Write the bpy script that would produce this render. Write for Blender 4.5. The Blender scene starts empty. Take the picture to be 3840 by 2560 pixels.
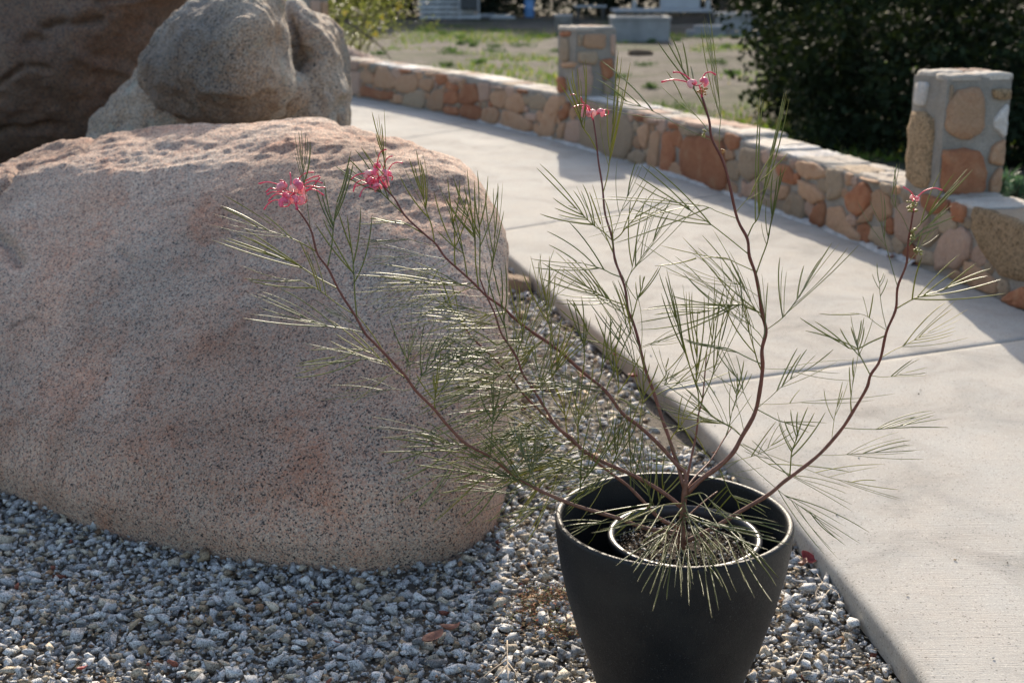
import bpy, bmesh, math, random
import numpy as np
from mathutils import Vector, Matrix, Quaternion

# ------------------------------------------------------------------ camera, sky, sun, exposure
S = bpy.context.scene
col = S.collection
F, PITCH, CAMH = 4898.0, math.radians(16.1), 1.25
SUN_EL, SUN_AZ = math.radians(26.4), math.radians(1.5)

cam_data = bpy.data.cameras.new('camera')
cam = bpy.data.objects.new('camera', cam_data)
col.objects.link(cam)
cam.location = (0, 0, CAMH)
cam.rotation_euler = (math.pi / 2 - PITCH, 0, 0)
cam_data.sensor_width = 36
cam_data.lens = F / 3840 * 36
cam_data.clip_end = 600
cam_data.dof.use_dof = True
cam_data.dof.focus_distance = 2.25
cam_data.dof.aperture_fstop = 5.6
S.camera = cam

W = bpy.data.worlds.new('World')
S.world = W
W.use_nodes = True
nt = W.node_tree
bg = nt.nodes['Background']
sky = nt.nodes.new('ShaderNodeTexSky')
sky.sky_type = 'NISHITA'
sky.sun_disc = False
sky.sun_elevation = SUN_EL
sky.sun_rotation = SUN_AZ
sky.dust_density = 2.2
sky.ozone_density = 0.4
nt.links.new(sky.outputs[0], bg.inputs[0])
bg.inputs[1].default_value = 0.15

sun_data = bpy.data.lights.new('sun', 'SUN')
sun_data.energy = 3.8
sun_data.angle = math.radians(0.53)
sun_data.color = (1.0, 0.89, 0.74)
sun = bpy.data.objects.new('sun', sun_data)
col.objects.link(sun)
sdir = Vector((math.sin(SUN_AZ) * math.cos(SUN_EL), math.cos(SUN_AZ) * math.cos(SUN_EL), math.sin(SUN_EL)))
sun.rotation_euler = (-sdir).to_track_quat('-Z', 'Y').to_euler()
sun.location = (0, 20, 12)

S.view_settings.view_transform = 'Standard'
S.view_settings.look = 'None'
S.view_settings.exposure = 0.92
S.view_settings.gamma = 1
S.view_settings.use_curve_mapping = False
S.cycles.use_denoising = True

rng = np.random.default_rng(7)
R = random.Random(11)

# ------------------------------------------------------------------ pixel -> place
CP, SP = math.cos(PITCH), math.sin(PITCH)
def ray(x, y):
    u = (x - 1920) / F; v = (y - 1280) / F
    return np.array([u, CP - v * SP, -SP - v * CP])
def G(x, y, z=0.0):            # where the pixel's ray meets the height z
    d = ray(x, y); t = (z - CAMH) / d[2]
    return np.array([d[0] * t, d[1] * t, z])
def D(x, y, Y):                # the point of the ray at distance Y ahead
    d = ray(x, y); t = Y / d[1]
    return np.array([d[0] * t, Y, CAMH + d[2] * t])
CROP = dict(a=(720, 500), b=(1560, 1000), c=(2000, 600), d=(2500, 1300), e=(2000, 1700), f=(2064, 100),
            g=(2664, 250), h=(2664, 600), w=(1280, 160))
def px(c, p):
    if c == 's': return (p[0], p[1])
    o = CROP[c]; return (o[0] + p[0] / 2, o[1] + p[1] / 2)

# ------------------------------------------------------------------ noise
def _h(ix, iy, iz, seed):
    h = (ix * 374761393 + iy * 668265263 + iz * 1440662683 + seed * 974634777) & 0xFFFFFFFF
    h = ((h ^ (h >> 13)) * 1274126177) & 0xFFFFFFFF
    return ((h ^ (h >> 16)) & 0xFFFFFF) / float(0xFFFFFF)
def vnoise(p, seed=0):
    i = np.floor(p).astype(np.int64); f = p - i; f = f * f * f * (f * (f * 6 - 15) + 10)
    r = 0
    for dx in (0, 1):
        wx = f[:, 0] if dx else 1 - f[:, 0]
        for dy in (0, 1):
            wy = f[:, 1] if dy else 1 - f[:, 1]
            for dz in (0, 1):
                wz = f[:, 2] if dz else 1 - f[:, 2]
                r = r + wx * wy * wz * _h(i[:, 0] + dx, i[:, 1] + dy, i[:, 2] + dz, seed)
    return r * 2 - 1
def fbm(p, o=4, seed=0, g=.5):
    r = 0; a = 1
    for k in range(o):
        r = r + a * vnoise(p * 2 ** k, seed + k); a *= g
    return r

# ------------------------------------------------------------------ object helpers
def tag(o, label=None, cat=None, group=None, kind=None):
    if label: o['label'] = label
    if cat: o['category'] = cat
    if group: o['group'] = group
    if kind: o['kind'] = kind
    return o
def link(name, me, mat=None, parent=None):
    o = bpy.data.objects.new(name, me); col.objects.link(o)
    if mat is not None and me is not None and not me.materials: me.materials.append(mat)
    if parent is not None:
        o.parent = parent
        if parent.name in IN_WORLD: o.matrix_parent_inverse = Matrix.Translation(parent.location).inverted()
    return o
IN_WORLD = set()                # things whose parts are given in world coordinates
def empty(name, loc=(0, 0, 0), world=False):
    o = bpy.data.objects.new(name, None); col.objects.link(o); o.location = loc
    o.empty_display_size = .05
    if world: IN_WORLD.add(o.name)
    return o
def mesh(name, verts, faces, smooth=False):
    me = bpy.data.meshes.new(name)
    me.from_pydata([tuple(map(float, v)) for v in verts], [], [tuple(f) for f in faces])
    if smooth: me.polygons.foreach_set('use_smooth', [True] * len(me.polygons))
    me.update()
    return me
def mesh_np(name, v, f, colr=None, smooth=False):
    """v Nx3, f MxK array"""
    me = bpy.data.meshes.new(name)
    n, k = f.shape
    me.vertices.add(len(v)); me.vertices.foreach_set('co', np.ascontiguousarray(v, dtype=np.float32).ravel())
    me.loops.add(n * k); me.loops.foreach_set('vertex_index', np.ascontiguousarray(f, dtype=np.int32).ravel())
    me.polygons.add(n); me.polygons.foreach_set('loop_start', np.arange(0, n * k, k, dtype=np.int32))
    if smooth: me.polygons.foreach_set('use_smooth', np.ones(n, dtype=bool))
    if colr is not None:
        at = me.color_attributes.new('tint', 'FLOAT_COLOR', 'POINT')
        c4 = np.ones((len(v), 4), dtype=np.float32); c4[:, :3] = colr
        at.data.foreach_set('color', c4.ravel())
    me.update(); me.validate()
    return me
class MB:
    def __init__(s): s.v = []; s.f = []
    def add(s, v, f):
        n = len(s.v); s.v += [tuple(p) for p in v]; s.f += [tuple(i + n for i in q) for q in f]; return s
    def box(s, x0, x1, y0, y1, z0, z1):
        v = [(x, y, z) for z in (z0, z1) for y in (y0, y1) for x in (x0, x1)]
        return s.add(v, [(0, 2, 3, 1), (4, 5, 7, 6), (0, 1, 5, 4), (2, 6, 7, 3), (0, 4, 6, 2), (1, 3, 7, 5)])
    def lathe(s, prof, n=40, c=(0, 0, 0)):
        v = []; f = []
        for (r, z) in prof:
            for k in range(n):
                a = 2 * math.pi * k / n; v.append((c[0] + r * math.cos(a), c[1] + r * math.sin(a), c[2] + z))
        for j in range(len(prof) - 1):
            for k in range(n):
                k2 = (k + 1) % n; f.append((j * n + k, j * n + k2, (j + 1) * n + k2, (j + 1) * n + k))
        return s.add(v, f)
    def tube(s, pts, rad, n=6, flat=None, up=None):
        pts = [np.array(p, float) for p in pts]; m = len(pts)
        if not hasattr(rad, '__len__'): rad = [rad] * m
        v = []; f = []; pu = None
        for i, p in enumerate(pts):
            t = pts[min(i + 1, m - 1)] - pts[max(i - 1, 0)]; t = t / (np.linalg.norm(t) + 1e-12)
            if pu is None:
                ref = np.array(up if up is not None else (0, 0, 1.0), float)
                if abs(ref @ t) > .95: ref = np.array((1.0, .2, 0))
            else: ref = pu
            u = ref - (ref @ t) * t; u /= np.linalg.norm(u) + 1e-12; pu = u
            w = np.cross(t, u)
            for k in range(n):
                a = 2 * math.pi * k / n
                v.append(p + rad[i] * (u * math.cos(a) * (flat or 1) + w * math.sin(a)))
        for i in range(m - 1):
            for k in range(n):
                k2 = (k + 1) % n; f.append((i * n + k, i * n + k2, (i + 1) * n + k2, (i + 1) * n + k))
        f.append(tuple(range(n - 1, -1, -1))); f.append(tuple((m - 1) * n + k for k in range(n)))
        return s.add(v, f)
    def build(s, name, mat, parent=None, smooth=False):
        return link(name, mesh(name, s.v, s.f, smooth), mat, parent)
def lerp(a, b, t): return a + (b - a) * t
def crv(pts, n):
    """Catmull-Rom through the points (any dimension), n samples"""
    P = np.array(pts, float); P = np.vstack([2 * P[0] - P[1], P, 2 * P[-1] - P[-2]])
    m = len(P) - 3; out = []
    for i in range(n):
        t = i / (n - 1) * m; k = min(int(t), m - 1); t -= k
        p0, p1, p2, p3 = P[k:k + 4]
        out.append(.5 * ((2 * p1) + (-p0 + p2) * t + (2 * p0 - 5 * p1 + 4 * p2 - p3) * t * t + (-p0 + 3 * p1 - 3 * p2 + p3) * t ** 3))
    return np.array(out)

# ------------------------------------------------------------------ materials
class NT:
    def __init__(s, name):
        s.m = bpy.data.materials.new(name); s.m.use_nodes = True
        s.t = s.m.node_tree; s.b = s.t.nodes['Principled BSDF']; s.out = s.t.nodes['Material Output']
        s.co = s.t.nodes.new('ShaderNodeTexCoord').outputs['Object']
    def n(s, typ, **kw):
        o = s.t.nodes.new('ShaderNode' + typ)
        for k, v in kw.items():
            if hasattr(o, k): setattr(o, k, v)
        return o
    def l(s, a, b): s.t.links.new(a, b)
    def noise(s, scale, detail=4, rough=.55, co=None, dist=0):
        o = s.n('TexNoise'); o.inputs['Scale'].default_value = scale; o.inputs['Detail'].default_value = detail
        o.inputs['Roughness'].default_value = rough; o.inputs['Distortion'].default_value = dist
        s.l(co or s.co, o.inputs['Vector']); return o.outputs['Fac']
    def vor(s, scale, out='Color', co=None, rand=1, feature='F1'):
        o = s.n('TexVoronoi'); o.feature = feature; o.inputs['Scale'].default_value = scale; o.inputs['Randomness'].default_value = rand
        s.l(co or s.co, o.inputs['Vector']); return o.outputs[out]
    def ramp(s, fac, stops, interp='LINEAR'):
        o = s.n('ValToRGB'); o.color_ramp.interpolation = interp
        e = o.color_ramp.elements
        while len(e) < len(stops): e.new(.5)
        for q, (p, c) in zip(e, stops):
            q.position = p; q.color = (c, c, c, 1) if not hasattr(c, '__len__') else (*c, 1)
        s.l(fac, o.inputs[0]); return o.outputs[0]
    def mix(s, fac, a, b, mode='MIX'):
        o = s.n('Mix'); o.data_type = 'RGBA'; o.blend_type = mode
        for k, v in ((0, fac), (6, a), (7, b)):
            i = o.inputs[k]
            if isinstance(v, bpy.types.NodeSocket): s.l(v, i)
            elif hasattr(v, '__len__'): i.default_value = (*v, 1)
            else: i.default_value = v
        return o.outputs[2]
    def math(s, op, a, b=None):
        o = s.n('Math'); o.operation = op
        for k, v in ((0, a), (1, b)):
            if v is None: continue
            if isinstance(v, bpy.types.NodeSocket): s.l(v, o.inputs[k])
            else: o.inputs[k].default_value = v
        return o.outputs[0]
    def scale(s, v3, co=None):
        o = s.n('Mapping'); o.inputs['Scale'].default_value = v3; s.l(co or s.co, o.inputs[0]); return o.outputs[0]
    def attr(s, name, out='Color'):
        o = s.n('Attribute'); o.attribute_name = name; return o.outputs[out]
    def rnd(s): return s.n('ObjectInfo').outputs['Random']
    def sep(s, c, k):
        o = s.n('SeparateColor'); s.l(c, o.inputs[0]); return o.outputs[k]
    def bump(s, h, strength, dist=.01, prev=None):
        o = s.n('Bump'); o.inputs['Strength'].default_value = strength; o.inputs['Distance'].default_value = dist
        s.l(h, o.inputs['Height'])
        if prev is not None: s.l(prev, o.inputs['Normal'])
        return o.outputs[0]
    def done(s, color, rough=.8, normal=None, spec=.3, metal=0, transl=None):
        for k, v in (('Base Color', color), ('Roughness', rough), ('Specular IOR Level', spec), ('Metallic', metal)):
            i = s.b.inputs[k]
            if isinstance(v, bpy.types.NodeSocket): s.l(v, i)
            elif hasattr(v, '__len__'): i.default_value = (*v, 1)
            else: i.default_value = v
        if normal is not None: s.l(normal, s.b.inputs['Normal'])
        if transl is not None:
            tcol, f = transl
            tr = s.n('BsdfTranslucent'); mx = s.n('MixShader'); mx.inputs[0].default_value = f
            if isinstance(tcol, bpy.types.NodeSocket): s.l(tcol, tr.inputs[0])
            else: tr.inputs[0].default_value = (*tcol, 1)
            s.l(s.b.outputs[0], mx.inputs[1]); s.l(tr.outputs[0], mx.inputs[2]); s.l(mx.outputs[0], s.out.inputs[0])
        return s.m

def granite(name, pale, pink, rust, grey, cell=170, bump=.5, lichen=0, dark_zone=None):
    t = NT(name)
    wob = t.n('VectorMath'); wob.operation = 'ADD'
    nv = t.n('TexNoise'); nv.inputs['Scale'].default_value = 90; t.l(t.co, nv.inputs['Vector'])
    sc = t.n('VectorMath'); sc.operation = 'SCALE'; sc.inputs['Scale'].default_value = .008; t.l(nv.outputs['Color'], sc.inputs[0])
    t.l(t.co, wob.inputs[0]); t.l(sc.outputs[0], wob.inputs[1]); co = wob.outputs[0]
    r = t.sep(t.vor(cell, co=co), 0)
    sp = t.ramp(r, [(0, (.045, .042, .045)), (.11, (.07, .065, .065)), (.16, grey), (.34, grey), (.40, pale), (.66, pale), (.72, pink), (1, pink)])
    fine = t.ramp(t.noise(420, 2), [(.3, .62), (.7, 1.3)])
    c = t.mix(1, sp, fine, 'MULTIPLY')
    bio = t.ramp(t.sep(t.vor(cell * .75, co=co), 1), [(.0, 1), (.10, 1), (.13, 0)])
    c = t.mix(t.math('MULTIPLY', bio, .45), c, (.05, .046, .05))
    big = t.ramp(t.noise(2.3, 6, .6), [(.36, 0), (.62, 1)])
    c = t.mix(t.math('MULTIPLY', big, .55), c, t.mix(.75, c, pink, 'OVERLAY'))
    rs = t.ramp(t.noise(5.5, 7, .65, dist=.4), [(.52, 0), (.70, 1)])
    c = t.mix(t.math('MULTIPLY', rs, .42), c, t.mix(1, c, rust, 'OVERLAY'))
    dk = t.ramp(t.noise(1.6, 5, .6, dist=.6), [(.30, .62), (.60, 1.03)])
    c = t.mix(1, c, dk, 'MULTIPLY')
    spots = t.ramp(t.noise(7.5, 3, .5), [(.22, .55), (.30, 1)])
    c = t.mix(1, c, spots, 'MULTIPLY')
    if lichen:
        li = t.ramp(t.noise(9, 6, .7), [(.58, 0), (.66, 1)])
        c = t.mix(t.math('MULTIPLY', li, lichen), c, (.22, .30, .27))
    if dark_zone:
        vd = t.n('VectorMath'); vd.operation = 'DISTANCE'; t.l(t.co, vd.inputs[0]); vd.inputs[1].default_value = dark_zone[0]
        vv = t.math('ADD', vd.outputs['Value'], t.math('MULTIPLY', t.noise(6, 5, .65), .22))
        c = t.mix(1, c, t.ramp(t.math('DIVIDE', vv, dark_zone[1]), [(.60, (.60, .61, .64)), (.85, (1.0, 1.0, 1.0))]), 'MULTIPLY')  # darker, slightly bluer around a given centre, with an uneven edge
    h = t.math('ADD', t.math('MULTIPLY', t.noise(38, 6, .65), 1.0), t.math('MULTIPLY', t.noise(150, 3, .6), .45))
    n1 = t.bump(h, bump, .012)
    return t.done(c, .88, n1, .25)

M = {}
M['granite_pink'] = granite('granite_pink', (.57, .455, .355), (.53, .34, .245), (.44, .215, .12), (.38, .32, .27), 330, .5)
M['granite_grey'] = granite('granite_grey', (.50, .445, .37), (.44, .34, .25), (.38, .24, .13), (.28, .27, .25), 280, .75, .3, ((-1.2, 4.75, .85), .62))
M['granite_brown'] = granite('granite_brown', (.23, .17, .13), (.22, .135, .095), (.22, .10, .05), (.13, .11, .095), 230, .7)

t = NT('gravel_stone')
ti = t.attr('tint')
sp = t.ramp(t.sep(t.vor(520), 0), [(0, .32), (.18, .5), (.25, .9), (.8, 1.05), (1, 1.2)])
c = t.mix(1, ti, sp, 'MULTIPLY')
c = t.mix(1, c, t.ramp(t.noise(160, 3), [(.3, .78), (.7, 1.15)]), 'MULTIPLY')
M['gravel'] = t.done(c, .85, t.bump(t.noise(420, 3), .5, .003), .3)

t = NT('gravel_dust')
c = t.ramp(t.noise(90, 5, .7), [(.3, (.06, .05, .04)), (.7, (.17, .145, .115))])
M['dust'] = t.done(c, .95, t.bump(t.noise(120, 4), .8, .01))

t = NT('concrete')
lo = t.ramp(t.noise(1.7, 6, .6), [(.3, (.335, .32, .292)), (.7, (.41, .395, .362))])
wm = t.ramp(t.noise(9, 6, .65), [(.35, 0), (.75, 1)])
c = t.mix(t.math('MULTIPLY', wm, .5), lo, (.42, .365, .305))
c = t.mix(1, c, t.ramp(t.noise(240, 3, .7), [(.25, .80), (.75, 1.14)]), 'MULTIPLY')
sand = t.ramp(t.sep(t.vor(330), 0), [(0, .45), (.02, .6), (.03, 1), (.96, 1), (.985, 1.25)])
c = t.mix(1, c, sand, 'MULTIPLY')
st = t.ramp(t.noise(3.4, 7, .68, dist=.8), [(.28, .74), (.5, 1), (.75, 1.06)])
c = t.mix(1, c, st, 'MULTIPLY')
broom = t.noise(34, 3, .6, co=t.scale((.35, 9, 1)))
n1 = t.bump(broom, .38, .004); n1 = t.bump(t.noise(330, 3, .7), .35, .003, n1)
M['concrete'] = t.done(c, .95, n1, .15)

t = NT('mortar')
c = t.ramp(t.noise(7, 6, .65), [(.3, (.205, .185, .158)), (.7, (.305, .277, .24))])
c = t.mix(1, c, t.ramp(t.noise(130, 3), [(.3, .82), (.7, 1.12)]), 'MULTIPLY')
M['mortar'] = t.done(c, .9, t.bump(t.noise(45, 6, .65), .6, .012), .2)
t = NT('mortar_pale')
c = t.ramp(t.noise(22, 5, .7), [(.35, (.28, .275, .265)), (.6, (.46, .45, .44))])
M['mortar_pale'] = t.done(c, .9, t.bump(t.noise(60, 5), .6, .01), .2)

def sandstone(name, a, b, d, speck=0):
    t = NT(name)
    off = t.n('VectorMath'); off.operation = 'ADD'; t.l(t.co, off.inputs[0])
    rr = t.n('CombineXYZ'); t.l(t.math('MULTIPLY', t.rnd(), 37.0), rr.inputs[0]); t.l(t.math('MULTIPLY', t.rnd(), 11.0), rr.inputs[2])
    t.l(rr.outputs[0], off.inputs[1]); co = off.outputs[0]
    c = t.ramp(t.noise(9, 6, .65, co, .5), [(.28, a), (.52, b), (.75, d)])
    c = t.mix(1, c, t.ramp(t.noise(120, 4, .7, co), [(.25, .72), (.75, 1.2)]), 'MULTIPLY')
    if speck:
        c = t.mix(1, c, t.ramp(t.sep(t.vor(160, co=co), 0), [(0, .45), (.2, .6), (.3, 1), (1, 1.25)]), 'MULTIPLY')
    br = t.ramp(t.rnd(), [(0, .56), (1, .84)])
    c = t.mix(1, c, br, 'MULTIPLY')
    return t.done(c, .88, t.bump(t.noise(40, 8, .7, co), .9, .014), .2)
M['st_o'] = sandstone('stone_orange', (.50, .27, .15), (.60, .38, .24), (.52, .33, .20))
M['st_r'] = sandstone('stone_red', (.36, .14, .075), (.48, .21, .11), (.54, .31, .18))
M['st_t'] = sandstone('stone_tan', (.42, .32, .22), (.48, .37, .26), (.40, .27, .17))
M['st_k'] = sandstone('stone_pink', (.55, .35, .25), (.60, .42, .32), (.52, .33, .22))
M['st_b'] = sandstone('stone_brown_speckled', (.40, .27, .15), (.46, .32, .19), (.36, .24, .13), 1)
M['st_c'] = sandstone('stone_sunlit_cap', (.62, .52, .42), (.72, .64, .54), (.58, .44, .34))  # wall stone lightened for the tops, sunlight painted into its colour
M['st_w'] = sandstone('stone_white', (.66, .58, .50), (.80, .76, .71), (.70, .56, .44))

def plain(name, colr, rough=.5, var=.15, sc=40, bump=.2, spec=.4, bs=120, metal=0):
    t = NT(name)
    c = t.mix(1, colr, t.ramp(t.noise(sc, 4), [(.3, 1 - var), (.7, 1 + var)]), 'MULTIPLY')
    return t.done(c, rough, t.bump(t.noise(bs, 4), bump, .004), spec, metal)
t = NT('black_planter_plastic')
c = t.ramp(t.noise(500, 2), [(.35, (.006, .006, .0065)), (.65, (.012, .012, .0125))])
c = t.mix(t.ramp(t.sep(t.vor(700), 0), [(.98, 0), (.99, 1)]), c, (.05, .05, .05))
c = t.mix(t.math('MULTIPLY', t.ramp(t.noise(6, 5, .6), [(.42, 0), (.7, 1)]), .7), c, (.034, .031, .027))
M['planter'] = t.done(c, t.ramp(t.noise(300, 2), [(.3, .42), (.7, .6)]), t.bump(t.noise(520, 3), .35, .002), .3)
M['nursery'] = plain('black_nursery_plastic', (.018, .018, .019), .38, .2, 60, .15, .5, 60)
M['soil'] = plain('potting_soil', (.035, .026, .018), .95, .5, 130, 1, .1)
t = NT('soil_grain'); M['grain'] = t.done(t.attr('tint'), .9, None, .2)
t = NT('red_brown_stem')
sz = t.n('SeparateXYZ'); t.l(t.co, sz.inputs[0])
c = t.ramp(sz.outputs[2], [(.34, (.20, .085, .045)), (.62, (.18, .048, .026)), (1, (.13, .030, .019))])
c = t.mix(1, c, t.ramp(t.noise(140, 4), [(.3, .7), (.7, 1.25)]), 'MULTIPLY')
M['stem'] = t.done(c, .45, t.bump(t.noise(200, 3), .3, .002), .45)
t = NT('needle_leaf')
sd = t.sep(t.attr('tint'), 0); tip = t.sep(t.attr('tint'), 1)
green = t.ramp(t.rnd(), [(0, (.085, .105, .030)), (.25, (.15, .155, .022)), (.5, (.075, .10, .042)), (.75, (.19, .18, .024)), (1, (.095, .11, .030))])
under = t.ramp(t.rnd(), [(0, (.21, .24, .16)), (1, (.33, .34, .25))])
c = t.mix(sd, green, under)
c = t.mix(t.math('MULTIPLY', tip, .5), c, (.17, .13, .04))
M['leaf'] = t.done(c, .42, None, .5, 0, (t.mix(1, c, (1.8, 1.75, .55), 'MULTIPLY'), .42))
t = NT('pink_petal')
c = t.ramp(t.rnd(), [(0, (.84, .20, .34)), (.5, (.88, .36, .44)), (1, (.92, .60, .56))])
c = t.mix(1, c, t.ramp(t.noise(150, 3), [(.3, .8), (.7, 1.15)]), 'MULTIPLY')
M['petal'] = t.done(c, .35, None, .4, 0, (c, .35))
t = NT('pink_style'); M['style'] = t.done((.70, .085, .17), .35, None, .4, 0, ((.85, .12, .2), .3))
M['bud'] = plain('green_bud', (.26, .22, .06), .5, .3, 200)
M['bud_o'] = plain('orange_bud', (.42, .20, .06), .5, .3, 200)

t = NT('field_soil')
n = t.noise(.55, 7, .62, dist=.3)
c = t.ramp(n, [(.30, (.075, .095, .030)), (.42, (.10, .10, .060)), (.50, (.145, .125, .10)), (.62, (.175, .15, .125)), (.75, (.12, .10, .08))])
c = t.mix(1, c, t.ramp(t.noise(2.6, 9, .8, dist=.5), [(.32, .32), (.66, 1.12)]), 'MULTIPLY')
M['field'] = t.done(c, .95, t.bump(t.noise(5, 6, .7), 1, .06), .1)
t = NT('grass_blade'); c = t.mix(1, t.attr('tint'), t.ramp(t.noise(2.5, 3), [(.3, .7), (.7, 1.25)]), 'MULTIPLY')
M['grass'] = t.done(c, .6, None, .3, 0, (t.mix(1, c, (1.5, 1.7, .7), 'MULTIPLY'), .35))
def leafmat(name, base, trans, f=.3, rough=.4, spec=.5):
    t = NT(name)
    c = t.mix(1, t.attr('tint'), base, 'MULTIPLY')
    return t.done(c, rough, None, spec, 0, (t.mix(1, t.attr('tint'), trans, 'MULTIPLY'), f))
M['oak_leaf'] = leafmat('oak_leaf', (.017, .027, .013), (.035, .055, .012), .14, .75, .10)
M['dark_leaf'] = leafmat('dark_leaf', (.018, .026, .016), (.025, .04, .014), .15, .6, .2)
M['bright_leaf'] = leafmat('bright_leaf', (.09, .13, .03), (.20, .26, .04), .4)
M['wisp_leaf'] = leafmat('wisp_leaf', (.12, .14, .03), (.25, .28, .05), .4)
M['sprig'] = leafmat('sprig_leaf', (.05, .10, .06), (.10, .2, .07), .3)
M['yellow'] = plain('yellow_blossom', (.75, .55, .04), .6)
M['bark'] = plain('bark', (.11, .085, .065), .95, .4, 30, 1, .1)
M['old_concrete'] = plain('old_concrete', (.25, .25, .245), .9, .25, 3, .6, .2, 30)
M['white_paint'] = plain('white_paint', (.34, .345, .355), .5, .1, 4)
M['pale_board'] = plain('pale_board', (.42, .42, .42), .85, .25, 5, .4)
M['blue_plastic'] = plain('blue_plastic', (.12, .24, .45), .4, .1, 5)
M['dark_metal'] = plain('dark_metal', (.04, .042, .045), .5, .2, 6)
M['dry_leaf'] = plain('dry_leaf', (.24, .095, .055), .6, .35, 60, .5)
M['red_leaf'] = plain('red_leaf', (.30, .035, .03), .5, .35, 60, .4)
M['twig'] = plain('dry_twig', (.42, .34, .25), .8, .2, 60, .3)
M['tan_rock'] = sandstone('tan_rock', (.36, .22, .13), (.42, .29, .19), (.32, .19, .11))
M['litter_brown'] = plain('weathered_wood', (.17, .115, .075), .9, .35, 25, .8, .1)
t = NT('litter'); M['litter'] = t.done(t.attr('tint'), .85, None, .2)

# ------------------------------------------------------------------ the ground and the path
Wbase = [(1310,360),(1480,390),(1600,415),(1730,440),(1880,472),(1995,500),(2105,530),(2230,567),(2330,600),(2464,645),(2614,690),
         (2779,742),(2924,790),(3094,852),(3234,905),(3364,965),(3514,1020),(3639,1065),(3739,1115),(3840,1155)]
ZS = .05                                         # top of the path
wb = np.array([G(*p, z=ZS) for p in Wbase])
WP = np.polyfit(wb[:, 1], wb[:, 0], 4)
def wallx(Y):
    Y = np.asarray(Y, float)
    lo, hi = 4.6, 12.5
    d = np.polyder(WP)
    return np.where(Y < lo, np.polyval(WP, lo) + (Y - lo) * np.polyval(d, lo), np.where(Y > hi, np.polyval(WP, hi) + (Y - hi) * np.polyval(d, hi), np.polyval(WP, Y)))
Lpx = [(3451,2527),(3318,2354),(3232,2244),(3145,2140),(3035,2018),(2780,1750),(2650,1630),(2520,1490),(2475,1425),(2340,1320),(2210,1215),(2060,1100),(1900,945)]
lb = np.array([G(*p, z=ZS) for p in Lpx])
LP = np.polyfit(lb[:, 1], lb[:, 0], 3)
def leftx(Y):
    Y = np.asarray(Y, float); d = np.polyder(LP); lo, hi = 2.05, 5.4
    core = np.where(Y < lo, np.polyval(LP, lo) + (Y - lo) * np.polyval(d, lo) * .4, np.polyval(LP, np.minimum(Y, hi)))
    off = wallx(Y) - (wallx(hi) - np.polyval(LP, hi)) * np.sqrt(1 + (wallx(Y + .05) - wallx(Y - .05)) ** 2 * 100) / np.sqrt(1 + (wallx(hi + .05) - wallx(hi - .05)) ** 2 * 100)
    return np.where(Y > hi, off, core)

# field: one sheet to the horizon
def fieldz(x, y):
    q = np.stack([x * .25, y * .25, np.zeros_like(x)], 1)
    near = np.clip((y - 13) / 6, 0, 1)
    return -.14 + .05 * fbm(q, 3, 5) * near + .02 * vnoise(q * 6, 9) * near
gx = np.concatenate([np.linspace(-220, -16, 14), np.linspace(-14, 20, 86), np.linspace(22, 220, 14)])
gy = np.concatenate([np.linspace(-60, 2, 8), np.linspace(3, 46, 108), np.linspace(49, 420, 16)])
XX, YY = np.meshgrid(gx, gy); v = np.stack([XX.ravel(), YY.ravel(), fieldz(XX.ravel(), YY.ravel())], 1)
nx = len(gx); idx = np.arange(len(v)).reshape(len(gy), nx)
f = np.stack([idx[:-1, :-1].ravel(), idx[:-1, 1:].ravel(), idx[1:, 1:].ravel(), idx[1:, :-1].ravel()], 1)
tag(link('field', mesh_np('field', v, f, smooth=True), M['field']), 'open field of dry bare soil with thin green weeds beyond the stone wall', 'field', kind='structure')

# gravel bed sheet (left of the path, under everything near)
ys = np.linspace(-1.5, 14, 80); v = []; f = []
for i, y in enumerate(ys):
    v += [(-7.0, y, -.022), (float(wallx(y)) - .02, y, -.022)]
    if i: f.append((2 * i - 2, 2 * i - 1, 2 * i + 1, 2 * i))
tag(link('gravel_bed', mesh('gravel_bed', v, f), M['dust']), 'dusty earth bed under the crushed granite gravel', 'ground', kind='structure')

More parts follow.
